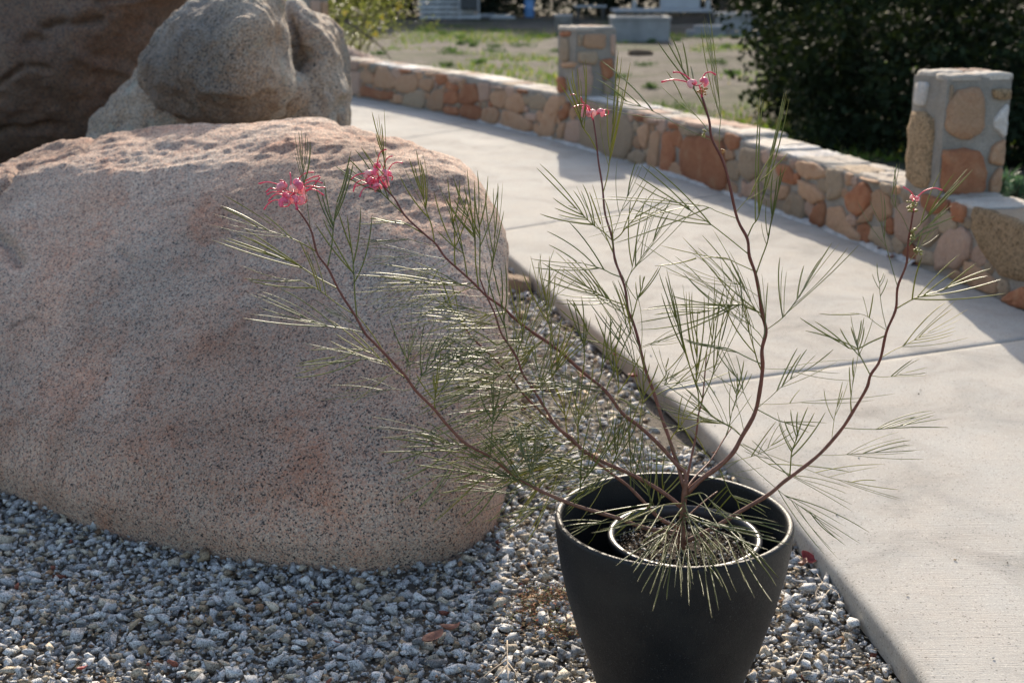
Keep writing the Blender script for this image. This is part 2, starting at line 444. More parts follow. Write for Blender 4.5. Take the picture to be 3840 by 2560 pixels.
sidewalk = tag(empty('sidewalk', (1, 4, 0), True), 'pale concrete footpath curving along the stone wall', 'footpath', kind='structure')
def jl(pa, pb):
    a, b = G(*pa, z=ZS), G(*pb, z=ZS); k = (b[1] - a[1]) / (b[0] - a[0])
    def meet(fx, y):
        for _ in range(60):
            x = float(fx(y)); y = lerp(y, a[1] + k * (x - a[0]), .5)
        return y
    return meet(leftx, a[1]), meet(lambda y: wallx(y) + .12, b[1])
J = [(-1.4, -1.0), (1.0, 1.5), jl((2563,1453), (3840,1270)), jl((1880,865), (2704,730)), jl((1470,527), (1850,470)), (12.2, 14.2)]
for (l0, r0), (l1, r1) in zip(J[:-1], J[1:]):
    T = [0, 0, .0010, .0024] + list(np.linspace(.012, .988, 30)) + [.9976, .9990, 1, 1]
    ZD = [-.06, -.012, -.004, -.0008] + [0] * 30 + [-.0008, -.004, -.012, -.06]
    lip = [(0, -.06), (0, -.022)] + [(.018 * (1 - math.cos(a)), -.018 * (1 - math.sin(a))) for a in np.linspace(0, math.pi / 2, 6)]
    V = []; n = 0
    for tt, zd in zip(T, ZD):
        g = .0022 / (l1 - l0); tq = g + tt * (1 - 2 * g)
        ly = lerp(l0, l1, tq); ry = lerp(r0, r1, tq)
        A = np.array([float(leftx(ly)), ly]); B = np.array([float(wallx(ry)) + .12, ry]); L = np.linalg.norm(B - A)
        row = []
        for (dx, dz) in lip: row.append((*(A + (B - A) * (dx / L)), max(-.06, ZS + dz + zd)))
        for q in np.linspace(.05, 1, 12)[0:]: row.append((*(A + (B - A) * q), max(-.06, ZS + zd)))
        n = len(row); V += row
    Fc = [(i * n + k, i * n + k + 1, (i + 1) * n + k + 1, (i + 1) * n + k) for i in range(len(T) - 1) for k in range(n - 1)]
    link('slab', mesh('slab', V, Fc, True), M['concrete'], sidewalk)

# ------------------------------------------------------------------ boulders
def boulder(name, hulls, mat, voxel, smooth_it, disp, label, cat='boulder'):
    bm = bmesh.new()
    for pts in hulls:
        vs = [bm.verts.new(tuple(map(float, p))) for p in pts]
        r = bmesh.ops.convex_hull(bm, input=vs)
        kill = [g for g in r['geom_interior'] if isinstance(g, bmesh.types.BMVert)] + [g for g in r['geom_unused'] if isinstance(g, bmesh.types.BMVert)]
        bmesh.ops.delete(bm, geom=list(set(kill)), context='VERTS')
    bmesh.ops.recalc_face_normals(bm, faces=bm.faces)
    me = bpy.data.meshes.new(name + '_raw'); bm.to_mesh(me); bm.free()
    o = link(name, me)
    m = o.modifiers.new('r', 'REMESH'); m.mode = 'VOXEL'; m.voxel_size = voxel
    m = o.modifiers.new('s', 'SMOOTH'); m.factor = .5; m.iterations = smooth_it
    m = o.modifiers.new('u', 'SUBSURF'); m.levels = 1; m.render_levels = 1
    dg = bpy.context.evaluated_depsgraph_get()
    ev = bpy.data.meshes.new_from_object(o.evaluated_get(dg))
    o.modifiers.clear(); o.data = ev; ev.name = name; bpy.data.meshes.remove(me)
    n = len(ev.vertices); co = np.empty(n * 3, np.float32); ev.vertices.foreach_get('co', co); co = co.reshape(-1, 3).astype(float)
    no = np.empty(n * 3, np.float32); ev.vertices.foreach_get('normal', no); no = no.reshape(-1, 3).astype(float)
    co = co + no * disp(co, no)[:, None]
    ev.vertices.foreach_set('co', co.astype(np.float32).ravel())
    ev.polygons.foreach_set('use_smooth', np.ones(len(ev.polygons), bool)); ev.update()
    ev.materials.clear(); ev.materials.append(mat)
    return tag(o, label, cat)

def carve(p, n, lines, sc=1.7294):
    """grooves pressed into the rock along lines seen on its face: (points, half width px, depth m)"""
    q = p - np.array([0, 0, CAMH]); dep = q[:, 1] * CP - q[:, 2] * SP; up = q[:, 1] * SP + q[:, 2] * CP
    X = 1920 + F * q[:, 0] / dep; Y = 1280 - F * up / dep; d = np.zeros(len(p)); front = np.clip(-n[:, 1] * 3 + .2, 0, 1)
    X = X + 9 * vnoise(p * 14, 5); Y = Y + 9 * vnoise(p * 14, 6)
    for pts_, w, depth in lines:
        P = np.array(pts_, float) / sc; best = np.full(len(p), 1e9)
        for a, b in zip(P[:-1], P[1:]):
            ab = b - a; t_ = np.clip(((X - a[0]) * ab[0] + (Y - a[1]) * ab[1]) / (ab @ ab + 1e-9), 0, 1)
            best = np.minimum(best, np.hypot(X - a[0] - t_ * ab[0], Y - a[1] - t_ * ab[1]))
        d -= depth * np.exp(-(best / w) ** 2) * front
    return d
prof = {-2.05: [(3.8,-.1),(3.65,.1),(3.75,.3),(4.0,.5),(4.4,.5),(4.5,-.1)],
        -1.45: [(3.2,-.1),(3.10,.08),(3.18,.20),(3.38,.36),(3.62,.51),(3.88,.655),(4.2,.70),(4.5,.6),(4.55,-.1)],
        -1.0: [(2.84,-.1),(2.79,.07),(2.86,.19),(3.08,.335),(3.38,.51),(3.70,.695),(3.95,.745),(4.2,.765),(4.4,.6),(4.45,-.1)],
        -.6: [(2.64,-.1),(2.59,.06),(2.65,.175),(2.80,.285),(3.0,.40),(3.3,.56),(3.63,.745),(3.82,.775),(4.1,.785),(4.4,.6),(4.45,-.1)],
        -.3: [(2.60,-.1),(2.545,.06),(2.58,.18),(2.70,.30),(2.95,.45),(3.22,.60),(3.46,.70),(3.65,.735),(3.95,.73),(4.2,.5),(4.3,-.1)],
        -.12: [(2.68,-.1),(2.61,.06),(2.63,.2),(2.74,.34),(3.0,.50),(3.28,.63),(3.5,.70),(3.8,.69),(4.0,.4),(4.1,-.1)],
        -.04: [(2.86,-.1),(2.74,.05),(2.76,.2),(2.92,.38),(3.2,.53),(3.38,.615),(3.55,.60),(3.85,.3),(3.9,-.1)],
        -.012: [(3.1,-.1),(2.96,.1),(2.98,.25),(3.15,.44),(3.35,.56),(3.5,.5),(3.5,-.1)]}
pts = [(x, y, z) for x, l in prof.items() for y, z in l]
def disp1(p, n):
    top = np.clip((n[:, 2] - .885) / .05, 0, 1) * np.clip((p[:, 2] - .5) * 8, 0, 1)
    d = .006 * fbm(p * 2.0, 2, 3) + .0012 * fbm(p * 9, 3, 8)
    d += top * (.009 * fbm(p * np.array([3.5, 5, 5]), 3, 12) + .0055 * fbm(p * np.array([9, 16, 16]), 4, 31) + .0035 * fbm(p * 45, 2, 55))
    pat = np.clip(fbm(p * np.array([2.4, 3.4, 3.4]), 3, 21) * 1.6 - .25, 0, 1) * np.clip((p[:, 2] - .40) * 6, 0, 1) * (1 - top)
    d += pat * (.007 * fbm(p * np.array([12, 26, 26]), 3, 32) + .003 * fbm(p * 50, 2, 56))
    d += (.0007 + .0016 * top) * fbm(p * 80, 2, 77)
    rid = np.abs(vnoise(p * np.array([1.4, 2.6, 2.6]) + 3.3, 91)); d -= .012 * np.exp(-(rid / .05) ** 2) * top
    d += carve(p, n, [([(-60, 1310), (40, 1200), (110, 1090), (200, 1050)], 7, .035), ([(-40, 1530), (40, 1580), (100, 1680)], 26, .03), ([(780, 1650), (830, 1700)], 16, .012), ([(1230, 870), (1400, 880), (1560, 870)], 9, .012)])
    return d
boulder('boulder', [pts], M['granite_pink'], .02, 7, disp1, 'large rounded pinkish granite boulder beside the black planter, its top edge lit')

def blob(outline, Yc, dep, back=None, sc=1.7294):
    """hull points from an outline on the picture, given its own distance and thickness"""
    P = np.array([(x / sc, y / sc) for x, y in outline]); c = P.mean(0); back = back or dep; out = []
    for k, dy in ((1, 0), (.93, -.35 * dep), (.78, -.70 * dep), (.5, -.93 * dep), (.2, -dep), (.93, .35 * back), (.7, .75 * back), (.3, back)):
        for p in P: out.append(D(*(c + (p - c) * k), Yc + dy))
    return out
knob = [(1000,340),(1050,250),(1130,150),(1200,90),(1330,10),(1500,-60),(1700,-90),(1790,0),(1800,120),(1770,260),(1790,380),(1865,490),(1865,580),(1790,690),(1700,765),(1480,810),(1300,790),(1190,740),(1050,650),(980,540),(960,420)]
rightm = [(1780,60),(1880,-10),(1980,30),(2040,140),(2140,130),(2200,200),(2240,320),(2262,500),(2255,900),(2230,1500),(1500,1500),(1560,900),(1700,500)]
lump = [(1860,470),(1900,430),(1980,490),(2000,600),(1960,680),(1870,710),(1800,700),(1820,580)]
basel = [(1010,350),(780,560),(620,790),(500,1000),(350,1500),(1500,1500),(1500,800),(1300,600)]
hul = [blob(knob, 5.05, .50, .6), blob(rightm, 5.5, .26, .6), blob(lump, 5.2, .14, .3), blob(basel, 5.42, .26, .6)]
hul[1] = [p for p in hul[1] if p[2] > -.4]; hul[3] = [p for p in hul[3] if p[2] > -.4]
def disp2(p, n):
    d = .030 * fbm(p * 2.4, 3, 13) + .014 * fbm(p * 7, 4, 18) + .005 * fbm(p * 30, 3, 38)
    rid = 1 - np.abs(vnoise(p * 3.1 + 5, 29)) * 2; d += .022 * np.clip(rid, -1, 1) ** 3 + .010 * (1 - 2 * np.abs(vnoise(p * 7.3 + 2, 30)))
    d += carve(p, n, [([(965, 380), (962, 470), (985, 560), (1050, 655), (1130, 715), (1200, 755)], 9, .06), ([(1690, 800), (1740, 760), (1800, 712), (1880, 705), (1960, 668)], 8, .05), ([(1840, 90), (1825, 200), (1815, 300), (1850, 400)], 34, .10), ([(1900, 180), (1920, 300), (1930, 380)], 50, .06), ([(1868, 470), (1865, 560), (1830, 640)], 8, .035), ([(2215, 640), (2210, 800)], 9, .05)])
    return d
boulder('boulder', hul, M['granite_grey'], .020, 1, disp2, 'knobbly grey granite boulder with deep creases, standing behind the pink one')
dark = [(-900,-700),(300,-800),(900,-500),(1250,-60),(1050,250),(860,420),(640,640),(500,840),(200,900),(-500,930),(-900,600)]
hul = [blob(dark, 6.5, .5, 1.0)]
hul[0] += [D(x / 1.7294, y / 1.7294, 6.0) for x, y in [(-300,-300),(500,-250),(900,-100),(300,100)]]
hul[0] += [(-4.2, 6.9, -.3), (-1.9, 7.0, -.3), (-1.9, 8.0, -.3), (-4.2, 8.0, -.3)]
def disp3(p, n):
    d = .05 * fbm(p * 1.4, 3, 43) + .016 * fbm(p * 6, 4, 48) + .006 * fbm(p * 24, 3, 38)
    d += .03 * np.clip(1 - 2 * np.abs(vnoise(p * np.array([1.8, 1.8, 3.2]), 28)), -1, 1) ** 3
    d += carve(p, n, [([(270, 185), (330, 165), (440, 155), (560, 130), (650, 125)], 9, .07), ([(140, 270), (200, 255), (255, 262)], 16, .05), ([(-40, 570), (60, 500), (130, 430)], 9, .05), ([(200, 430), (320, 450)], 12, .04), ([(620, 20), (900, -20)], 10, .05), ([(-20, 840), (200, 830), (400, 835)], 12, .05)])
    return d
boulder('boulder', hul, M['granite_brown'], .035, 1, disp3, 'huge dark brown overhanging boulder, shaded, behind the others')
# low boulder out in the field behind the wall
g0 = [(-2.75, 15.2), (-2.4, 14.8), (-1.7, 14.7), (-1.25, 15.0), (-1.2, 15.5), (-1.9, 15.9), (-2.6, 15.7)]
hul = [[(x, y, -.25) for x, y in g0] + [(lerp(-2.1, x, .8), lerp(15.3, y, .8), .12 + .1 * (x < -1.8)) for x, y in g0] + [(-2.35, 15.2, .5), (-2.0, 15.3, .42), (-2.5, 15.4, .45)]]
boulder('boulder', hul, M['granite_pink'], .05, 3, lambda p, n: .04 * fbm(p * 2.5, 3, 63), 'low sloping boulder half buried in the field behind the wall')
# small broken rock between boulder and path
c0 = G(1935, 1085)
hp = [c0 + np.array(q) for q in [(-.055,-.05,-.02),(.06,-.04,-.02),(.065,.05,-.02),(-.05,.06,-.02),(-.05,-.04,.055),(.02,-.05,.05),(.055,-.02,.035),(.05,.045,.04),(-.03,.05,.06)]]
boulder('rock', [hp], M['tan_rock'], .008, 2, lambda p, n: .004 * fbm(p * 30, 3, 6), 'small broken orange rock wedged between pink boulder and path', 'rock')

# ------------------------------------------------------------------ the stone wall
YW = np.linspace(2.6, 14.2, 500); XW = wallx(YW)
TG = np.stack([np.gradient(XW), np.gradient(YW)], 1); TG /= np.linalg.norm(TG, axis=1)[:, None]
NM = np.stack([-TG[:, 1], TG[:, 0]], 1)                       # towards the path
SW = np.concatenate([[0], np.cumsum(np.hypot(np.diff(XW), np.diff(YW)))])
S_STEP = float(np.interp(6.93, YW, SW))
def wall_off(s): return np.where(np.asarray(s) < S_STEP, .016, 0.0)
def wall_top(s): return np.where(np.asarray(s) < S_STEP, .352, .375) + .006 * np.sin(np.asarray(s) * 3.1)
def wpt(s, z, off):
    x = np.interp(s, SW, XW); y = np.interp(s, SW, YW); nx_ = np.interp(s, SW, NM[:, 0]); ny_ = np.interp(s, SW, NM[:, 1])
    o = off + wall_off(s)
    return np.array([x + nx_ * o, y + ny_ * o, z])
def hit_wall(X, Y):
    d = ray(X, Y); best = None
    o = wall_off(SW); xs = XW + NM[:, 0] * o; ysw = YW + NM[:, 1] * o
    sg = d[0] * ysw - d[1] * xs
    k = np.where(np.sign(sg[:-1]) != np.sign(sg[1:]))[0]
    k = k[-1]; q = sg[k] / (sg[k] - sg[k + 1])
    s = SW[k] + q * (SW[k + 1] - SW[k]); y = lerp(ysw[k], ysw[k + 1], q)
    return s, CAMH + d[2] * y / d[1]
stone_wall = tag(empty('stone_wall', (float(wallx(7)), 7, 0), True), 'low curving wall of orange fieldstones set in grey mortar along the path', 'wall')
TH = .27
# mortar core in two lengths that meet at the step
for (sa, sb) in ((0.0, S_STEP - .0005), (S_STEP + .0005, SW[-1])):
    ss = np.linspace(sa, sb, int((sb - sa) / .035)); V = []; Fc = []
    sec = [(0, -.2), (0, .05), (0, .12), (0, .2), (0, .28), (0, 'h'), (-.008, 'H'), (-TH * .5, 'H'), (-TH + .01, 'H'), (-TH, 'h'), (-TH, -.25)]
    n = len(sec)
    for s in ss:
        for (o, z) in sec:
            zz = float(wall_top(s)) - (.008 if z == 'h' else 0) if isinstance(z, str) else z
            V.append(wpt(s, zz, o))
    V = np.array(V); V += (vnoise(V * 9, 4) * .006 + vnoise(V * 30, 5) * .003)[:, None] * np.array([1, .3, .8])
    Fc = [(i * n + k, (i + 1) * n + k, (i + 1) * n + k + 1, i * n + k + 1) for i in range(len(ss) - 1) for k in range(n - 1)]
    Fc += [tuple(range(n)), tuple(range((len(ss) - 1) * n + n - 1, (len(ss) - 1) * n - 1, -1))]
    link('mortar_core', mesh('mortar_core', V, Fc, False), M['mortar'], stone_wall)
# pale lip of mortar at the wall's foot
ss = np.linspace(float(np.interp(5.3, YW, SW)), float(np.interp(10.5, YW, SW)), 160); V = []; Fc = []
for s in ss:
    w_ = .022 + .010 * math.sin(s * 5) + .008 * math.sin(s * 17)
    for (o, z) in ((.001, ZS + .024), (w_ * .5, ZS + .017), (w_, ZS + .004), (w_ + .004, ZS - .004)): V.append(wpt(s, z, o))
Fc = [(i * 4 + k, (i + 1) * 4 + k, (i + 1) * 4 + k + 1, i * 4 + k + 1) for i in range(len(ss) - 1) for k in range(3)]
link('mortar_lip', mesh('mortar_lip', V, Fc, True), M['mortar_pale'], stone_wall)

def round_poly(P, n=22):
    P = np.array(P, float)
    for _ in range(2):
        Q = np.roll(P, -1, 0); P = np.stack([P * .90 + Q * .10, P * .10 + Q * .90], 1).reshape(-1, 2)
    d = np.hypot(*(np.roll(P, -1, 0) - P).T); cum = np.concatenate([[0], np.cumsum(d)]); Pc = np.vstack([P, P[:1]])
    u = np.linspace(0, cum[-1], n, endpoint=False)
    return np.stack([np.interp(u, cum, Pc[:, 0]), np.interp(u, cum, Pc[:, 1])], 1)
def stone_obj(name, P, place, mat, parent, proud=.018):
    """P: outline in face coordinates (a,b); place(a,b,off) -> point"""
    P = round_poly(P); n = len(P); c = P.mean(0); P = c + (P - c) * 1.13; size = np.sqrt(np.ptp(P[:, 0]) * np.ptp(P[:, 1]))
    P = P + (rng.random((n, 2)) - .5) * size * .05
    V = []; proud = proud * R.uniform(.7, 1.3); tilt = np.array([R.uniform(-1, 1), R.uniform(-1, 1)]) * .018
    for k, o in ((1.0, -.012), (1.0, proud * .45), (.95, proud * .85), (.72, proud * 1.05), (.38, proud * 1.15)):
        for p in P:
            q = c + (p - c) * k
            V.append(place(q[0], q[1], o + (0 if o < 0 else float(tilt @ (q - c)) + R.uniform(-1, 1) * .0032)))
    V.append(place(c[0], c[1], proud * 1.15))
    Fc = [(j * n + i, j * n + (i + 1) % n, (j + 1) * n + (i + 1) % n, (j + 1) * n + i) for j in range(4) for i in range(n)]
    Fc += [(4 * n + i, 4 * n + (i + 1) % n, 5 * n) for i in range(n)]
    me = mesh(name, V, Fc, True)
    return link(name, me, M['st_' + mat], parent)
ST = {'w': [
 ('k',(60,122),(120,124),(135,200),(70,212),(45,200)),('k',(60,225),(140,230),(140,378),(60,385)),('o',(150,145),(215,152),(210,182),(145,177)),
 ('o',(160,215),(220,220),(250,270),(240,310),(180,300),(150,260)),('o',(290,190),(345,195),(405,260),(410,330),(360,345),(275,330),(265,290)),
 ('r',(440,170),(530,182),(520,222),(460,230),(440,205)),('t',(212,190),(262,198),(255,230),(215,222)),
 ('r',(150,345),(190,330),(260,360),(385,370),(385,420),(300,425),(160,400)),('o',(470,245),(560,245),(580,310),(555,365),(480,380),(420,345),(420,290)),
 ('o',(400,390),(460,400),(465,455),(405,455)),('t',(490,395),(570,365),(630,370),(625,470),(590,495),(470,465)),
 ('o',(600,280),(690,270),(690,340),(650,365),(595,335)),('k',(555,195),(610,204),(605,228),(550,222)),('o',(630,210),(710,224),(715,250),(640,252)),
 ('r',(720,228),(800,236),(790,300),(740,318),(715,290)),('k',(800,250),(910,270),(905,298),(830,302)),('r',(840,312),(885,322),(875,365),(830,350)),
 ('o',(690,365),(760,350),(775,380),(762,500),(700,510),(640,470)),('r',(785,372),(870,362),(880,440),(850,460),(775,450)),
 ('r',(920,320),(1010,315),(1030,390),(1035,430),(980,460),(895,450),(895,390)),('r',(790,475),(875,490),(880,545),(800,535),(775,510)),
 ('r',(920,468),(1020,473),(1055,510),(1045,560),(1020,580),(905,550),(900,500)),('k',(1035,305),(1118,318),(1110,430),(1050,440)),
 ('o',(1080,490),(1170,490),(1190,540),(1170,610),(1060,590)),('o',(1140,368),(1240,362),(1250,420),(1220,490),(1150,470),(1125,420)),
 ('o',(1290,390),(1350,385),(1380,460),(1370,510),(1330,525),(1245,490),(1255,430)),('o',(1215,520),(1280,515),(1430,590),(1430,660),(1370,665),(1215,620)),
 ('k',(1135,322),(1230,338),(1225,350),(1135,340)),('r',(1330,348),(1400,360),(1395,380),(1330,374)),('t',(1410,402),(1500,390),(1550,430),(1520,500),(1420,490)),('k',(1400,530),(1470,540),(1465,590),(1400,570)),
 ('o',(1565,425),(1638,415),(1638,480),(1590,695),(1485,685),(1505,600)),('r',(1650,580),(1645,520),(1715,445),(1720,500),(1690,570)),
 ('o',(1640,610),(1685,604),(1660,715),(1622,718)),('k',(1702,595),(1790,585),(1795,745),(1682,738)),
 ('t',(1812,605),(1900,565),(2120,540),(2195,680),(2135,875),(2060,858),(1930,815),(1812,770))],
 'f': [('r',(625,655),(710,662),(700,710),(650,705)),('o',(670,760),(740,730),(745,800),(720,920),(680,850)),('k',(748,688),(820,698),(815,732),(752,722)),
 ('r',(890,716),(970,730),(965,765),(900,767)),('o',(762,800),(826,792),(800,1060),(738,1030)),('r',(852,802),(908,802),(938,960),(898,1098),(832,1078)),
 ('r',(1010,860),(1180,825),(1295,900),(1325,1080),(1305,1195),(1260,1215),(1005,1118),(985,980)),('t',(1030,765),(1130,788),(1110,822),(1030,815)),
 ('t',(1250,808),(1310,822),(1290,858),(1250,850)),('o',(1325,922),(1380,932),(1385,988),(1332,998)),('t',(610,950),(668,922),(718,960),(700,1040),(592,1000)),
 ('t',(1450,905),(1590,945),(1580,1100),(1500,1150),(1440,1080)),('k',(1450,1150),(1500,1190),(1560,1130),(1590,1220),(1570,1290),(1450,1260))],
 'g': [('k',(472,648),(580,672),(570,705),(482,695)),('r',(512,732),(608,748),(642,885),(560,858),(520,800)),('o',(662,712),(780,735),(868,780),(858,830),(730,838),(670,790)),
 ('t',(885,772),(998,792),(1000,900),(980,960),(892,998),(882,880)),('o',(1032,792),(1075,798),(1065,880),(1027,888)),('o',(680,852),(790,900),(858,960),(848,1000),(770,1022),(690,960)),
 ('o',(520,892),(600,897),(590,980),(530,1000)),('t',(620,950),(708,960),(718,1080),(700,1138),(582,1100),(562,1040)),('r',(792,1062),(858,1014),(873,1090),(850,1196),(762,1158)),
 ('r',(1120,890),(1170,882),(1215,960),(1195,1030),(1115,1120),(1035,1060),(1022,980)),('o',(900,1062),(990,1057),(1030,1150),(1128,1258),(1126,1294),(1060,1286),(884,1190)),
 ('o',(1135,808),(1270,842),(1268,872),(1220,864)),('t',(1292,862),(1358,868),(1368,960),(1312,930)),('o',(1392,892),(1440,898),(1430,950),(1387,955)),
 ('o',(1125,1142),(1205,1045),(1235,1080),(1205,1160),(1112,1170)),('k',(1402,1082),(1500,1022),(1630,1075),(1640,1190),(1590,1270),(1480,1328),(1402,1250)),
 ('r',(1605,945),(1800,990),(1788,1060),(1690,1108),(1605,1040)),('r',(1832,1018),(1928,1024),(1915,1163),(1837,1150)),('t',(1232,1212),(1308,1203),(1388,1370),(1378,1398),(1204,1290)),
 ('k',(1800,1232),(1900,1222),(1963,1300),(1948,1430),(1860,1498),(1702,1508),(1712,1380),(1742,1290)),('t',(1620,1195),(1718,1155),(1728,1250),(1660,1338),(1592,1335)),
 ('b',(1985,1058),(2150,1110),(2420,1185),(2420,1600),(2180,1538),(2012,1280))],
 'h': [('t',(1590,672),(1688,692),(1688,788),(1562,760)),('o',(1930,772),(1980,772),(2148,900),(2138,1006),(2000,958),(1922,900)),('r',(2200,1042),(2352,955),(2440,1000),(2440,1130),(2270,1084)),
 ('t',(360,250),(440,270),(500,330),(480,372),(380,330))]}
OUTL = []
for c, l in ST.items():
    for m_, *pp in l:
        P = []
        for q in pp:
            s, z = hit_wall(*px(c, q)); P.append((s, min(z, float(wall_top(s)) - .006)))
        stone_obj('stone', P, wpt, m_, stone_wall); OUTL.append(P)
# small filler stones in the wider joints
s0_, s1_ = float(np.interp(4.4, YW, SW)), float(np.interp(12.6, YW, SW)); st_ = .01
gs = np.arange(s0_, s1_, st_); gz = np.arange(ZS + .012, .345, st_); occ = np.zeros((len(gs), len(gz)), bool)
GS, GZ = np.meshgrid(gs, gz, indexing='ij')
for P in OUTL:
    P = np.array(P); c_ = P.mean(0); P = c_ + (P - c_) * 1.13; ins = np.zeros(GS.shape, bool); Q = np.roll(P, -1, 0)
    for (x1, y1), (x2, y2) in zip(P, Q):
        cr = ((y1 > GZ) != (y2 > GZ)) & (GS < (x2 - x1) * (GZ - y1) / (y2 - y1 + 1e-9) + x1); ins ^= cr
    occ |= ins
occ |= GZ > wall_top(GS) - .012; occ |= np.abs(GS - S_STEP) < .02
for _ in range(110):
    dist = np.zeros(occ.shape, int); cur = ~occ
    for k in range(7):
        dist += cur; e = cur.copy(); e[1:] &= cur[:-1]; e[:-1] &= cur[1:]; e[:, 1:] &= cur[:, :-1]; e[:, :-1] &= cur[:, 1:]; cur = e
    if dist.max() < 3: break
    cand = np.argwhere(dist == dist.max()); i_, j_ = cand[R.randrange(len(cand))]; rad_ = (dist.max() - .6) * st_
    el = R.uniform(1.0, 1.7); n_ = R.randint(5, 7); a0 = R.uniform(0, 6)
    P = [(gs[i_] + rad_ * el * math.cos(a0 + 6.283 * k / n_) * R.uniform(.85, 1.15), min(max(gz[j_] + rad_ * math.sin(a0 + 6.283 * k / n_) * R.uniform(.85, 1.15), ZS + .006), float(wall_top(gs[i_])) - .01)) for k in range(n_)]
    stone_obj('stone', P, wpt, R.choice('ookttotkr'), stone_wall, .010)
    occ |= ((GS - gs[i_]) / (rad_ * el + .014)) ** 2 + ((GZ - gz[j_]) / (rad_ + .014)) ** 2 < 1
# flat capping stones along the top
def top_place(s, o, up): return wpt(s, float(wall_top(s)) + up, o)
s = float(np.interp(3.2, YW, SW)); send = float(np.interp(12.9, YW, SW))
while s < send:
    L = R.uniform(.13, .30)
    if s < S_STEP < s + L: L = S_STEP - s - .005 if S_STEP - s > .06 else L
    cuts = [-.012, -TH + .02]
    if R.random() < .6: cuts.insert(1, -TH * R.uniform(.35, .65))
    for a, b in zip(cuts[:-1], cuts[1:]):
        l2 = L * R.uniform(.75, 1.0)
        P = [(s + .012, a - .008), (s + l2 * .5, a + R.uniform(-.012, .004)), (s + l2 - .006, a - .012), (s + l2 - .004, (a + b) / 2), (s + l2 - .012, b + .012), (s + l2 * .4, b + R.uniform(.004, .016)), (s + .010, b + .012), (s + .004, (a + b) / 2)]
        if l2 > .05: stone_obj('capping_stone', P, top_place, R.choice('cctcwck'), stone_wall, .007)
    s += L
# pillars
def pillar(left, corner, right, zb, zt, label, stones, yref):
    sl = hit_wall(left, yref)[0]; sc_ = hit_wall(corner, yref)[0]
    fl = wpt(sl, 0, .006)[:2]; nl = wpt(sc_, 0, .006)[:2]
    tdir = (nl - fl) / np.linalg.norm(nl - fl); nrm = np.array([tdir[1], -tdir[0]]);
    if nrm[0] > 0: nrm = -nrm
    m = -nrm
    d = ray(right, yref); k = -(d[0] * nl[1] - d[1] * nl[0]) / (d[0] * m[1] - d[1] * m[0])
    ln = np.linalg.norm(nl - fl)
    root = tag(empty('stone_pillar', (*(fl), zb), True), label, 'pillar')
    def pt(a, b, z): return np.array([*(fl + tdir * a + m * b), z])
    n = 9; V = []; Fc = []; zz = np.linspace(zb - .03, zt, 12)
    ring = [(ln * i / n, 0) for i in range(n)] + [(ln, k * i / n) for i in range(n)] + [(ln * (1 - i / n), k) for i in range(n)] + [(0, k * (1 - i / n)) for i in range(n)]
    for z in zz:
        for a, b in ring: V.append(pt(a, b, z))
    q = len(ring)
    Fc = [(j * q + i, j * q + (i + 1) % q, (j + 1) * q + (i + 1) % q, (j + 1) * q + i) for j in range(len(zz) - 1) for i in range(q)]
    V.append(pt(ln / 2, k / 2, zt + .012)); Fc += [((len(zz) - 1) * q + i, (len(zz) - 1) * q + (i + 1) % q, len(V) - 1) for i in range(q)]
    V = np.array(V); V += (vnoise(V * 11, 14) * .006 + vnoise(V * 34, 15) * .003)[:, None] * np.array([.8, .8, 1])
    link('mortar_core', mesh('mortar_core', V, Fc), M['mortar'], root)
    for face, c, m_, pp in stones:
        P = []
        for p_ in pp:
            dd = ray(*px(c, p_))
            o, ax, nn = (fl, tdir, nrm) if face == 'L' else (nl, m, tdir)
            t_ = (o @ nn) / (dd[:2] @ nn); hp = dd[:2] * t_
            P.append(((hp - o) @ ax, min(CAMH + dd[2] * t_, zt - .012)))
        lim = ln if face == 'L' else k
        P = [(min(max(a, .012), lim - .010), b) for a, b in P]
        if face == 'L': pl = lambda a, b, off: np.array([*(fl + tdir * a + nrm * off), b])
        else: pl = lambda a, b, off: np.array([*(nl + m * a + tdir * off), b])
        stone_obj('stone', P, pl, m_, root)
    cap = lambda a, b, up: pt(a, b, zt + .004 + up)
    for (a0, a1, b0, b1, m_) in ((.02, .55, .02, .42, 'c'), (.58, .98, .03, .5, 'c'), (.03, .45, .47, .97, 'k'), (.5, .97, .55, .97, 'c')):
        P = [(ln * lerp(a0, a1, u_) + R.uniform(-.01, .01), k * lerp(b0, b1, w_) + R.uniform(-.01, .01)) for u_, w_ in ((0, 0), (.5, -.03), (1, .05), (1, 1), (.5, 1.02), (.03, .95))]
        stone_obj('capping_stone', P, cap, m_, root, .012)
    return root
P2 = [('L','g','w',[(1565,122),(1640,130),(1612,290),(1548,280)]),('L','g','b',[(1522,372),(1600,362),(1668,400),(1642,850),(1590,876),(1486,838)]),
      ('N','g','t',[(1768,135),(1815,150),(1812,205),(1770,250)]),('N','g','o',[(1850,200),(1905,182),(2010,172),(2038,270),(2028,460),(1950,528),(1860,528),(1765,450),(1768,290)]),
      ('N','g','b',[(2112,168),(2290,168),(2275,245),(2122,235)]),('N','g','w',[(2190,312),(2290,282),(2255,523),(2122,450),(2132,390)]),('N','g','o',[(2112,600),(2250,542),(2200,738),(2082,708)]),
      ('N','g','r',[(1745,632),(1805,652),(1900,622),(2008,662),(2042,760),(2036,940),(1820,948),(1742,915)]),('N','g','o',[(2132,790),(2205,760),(2182,930),(2092,944),(2092,860)])]
pillar(3401, 3525, 3754, .352, .82, 'square stone pillar with white and brown stones rising from the wall before the dark shrub', P2, 690)
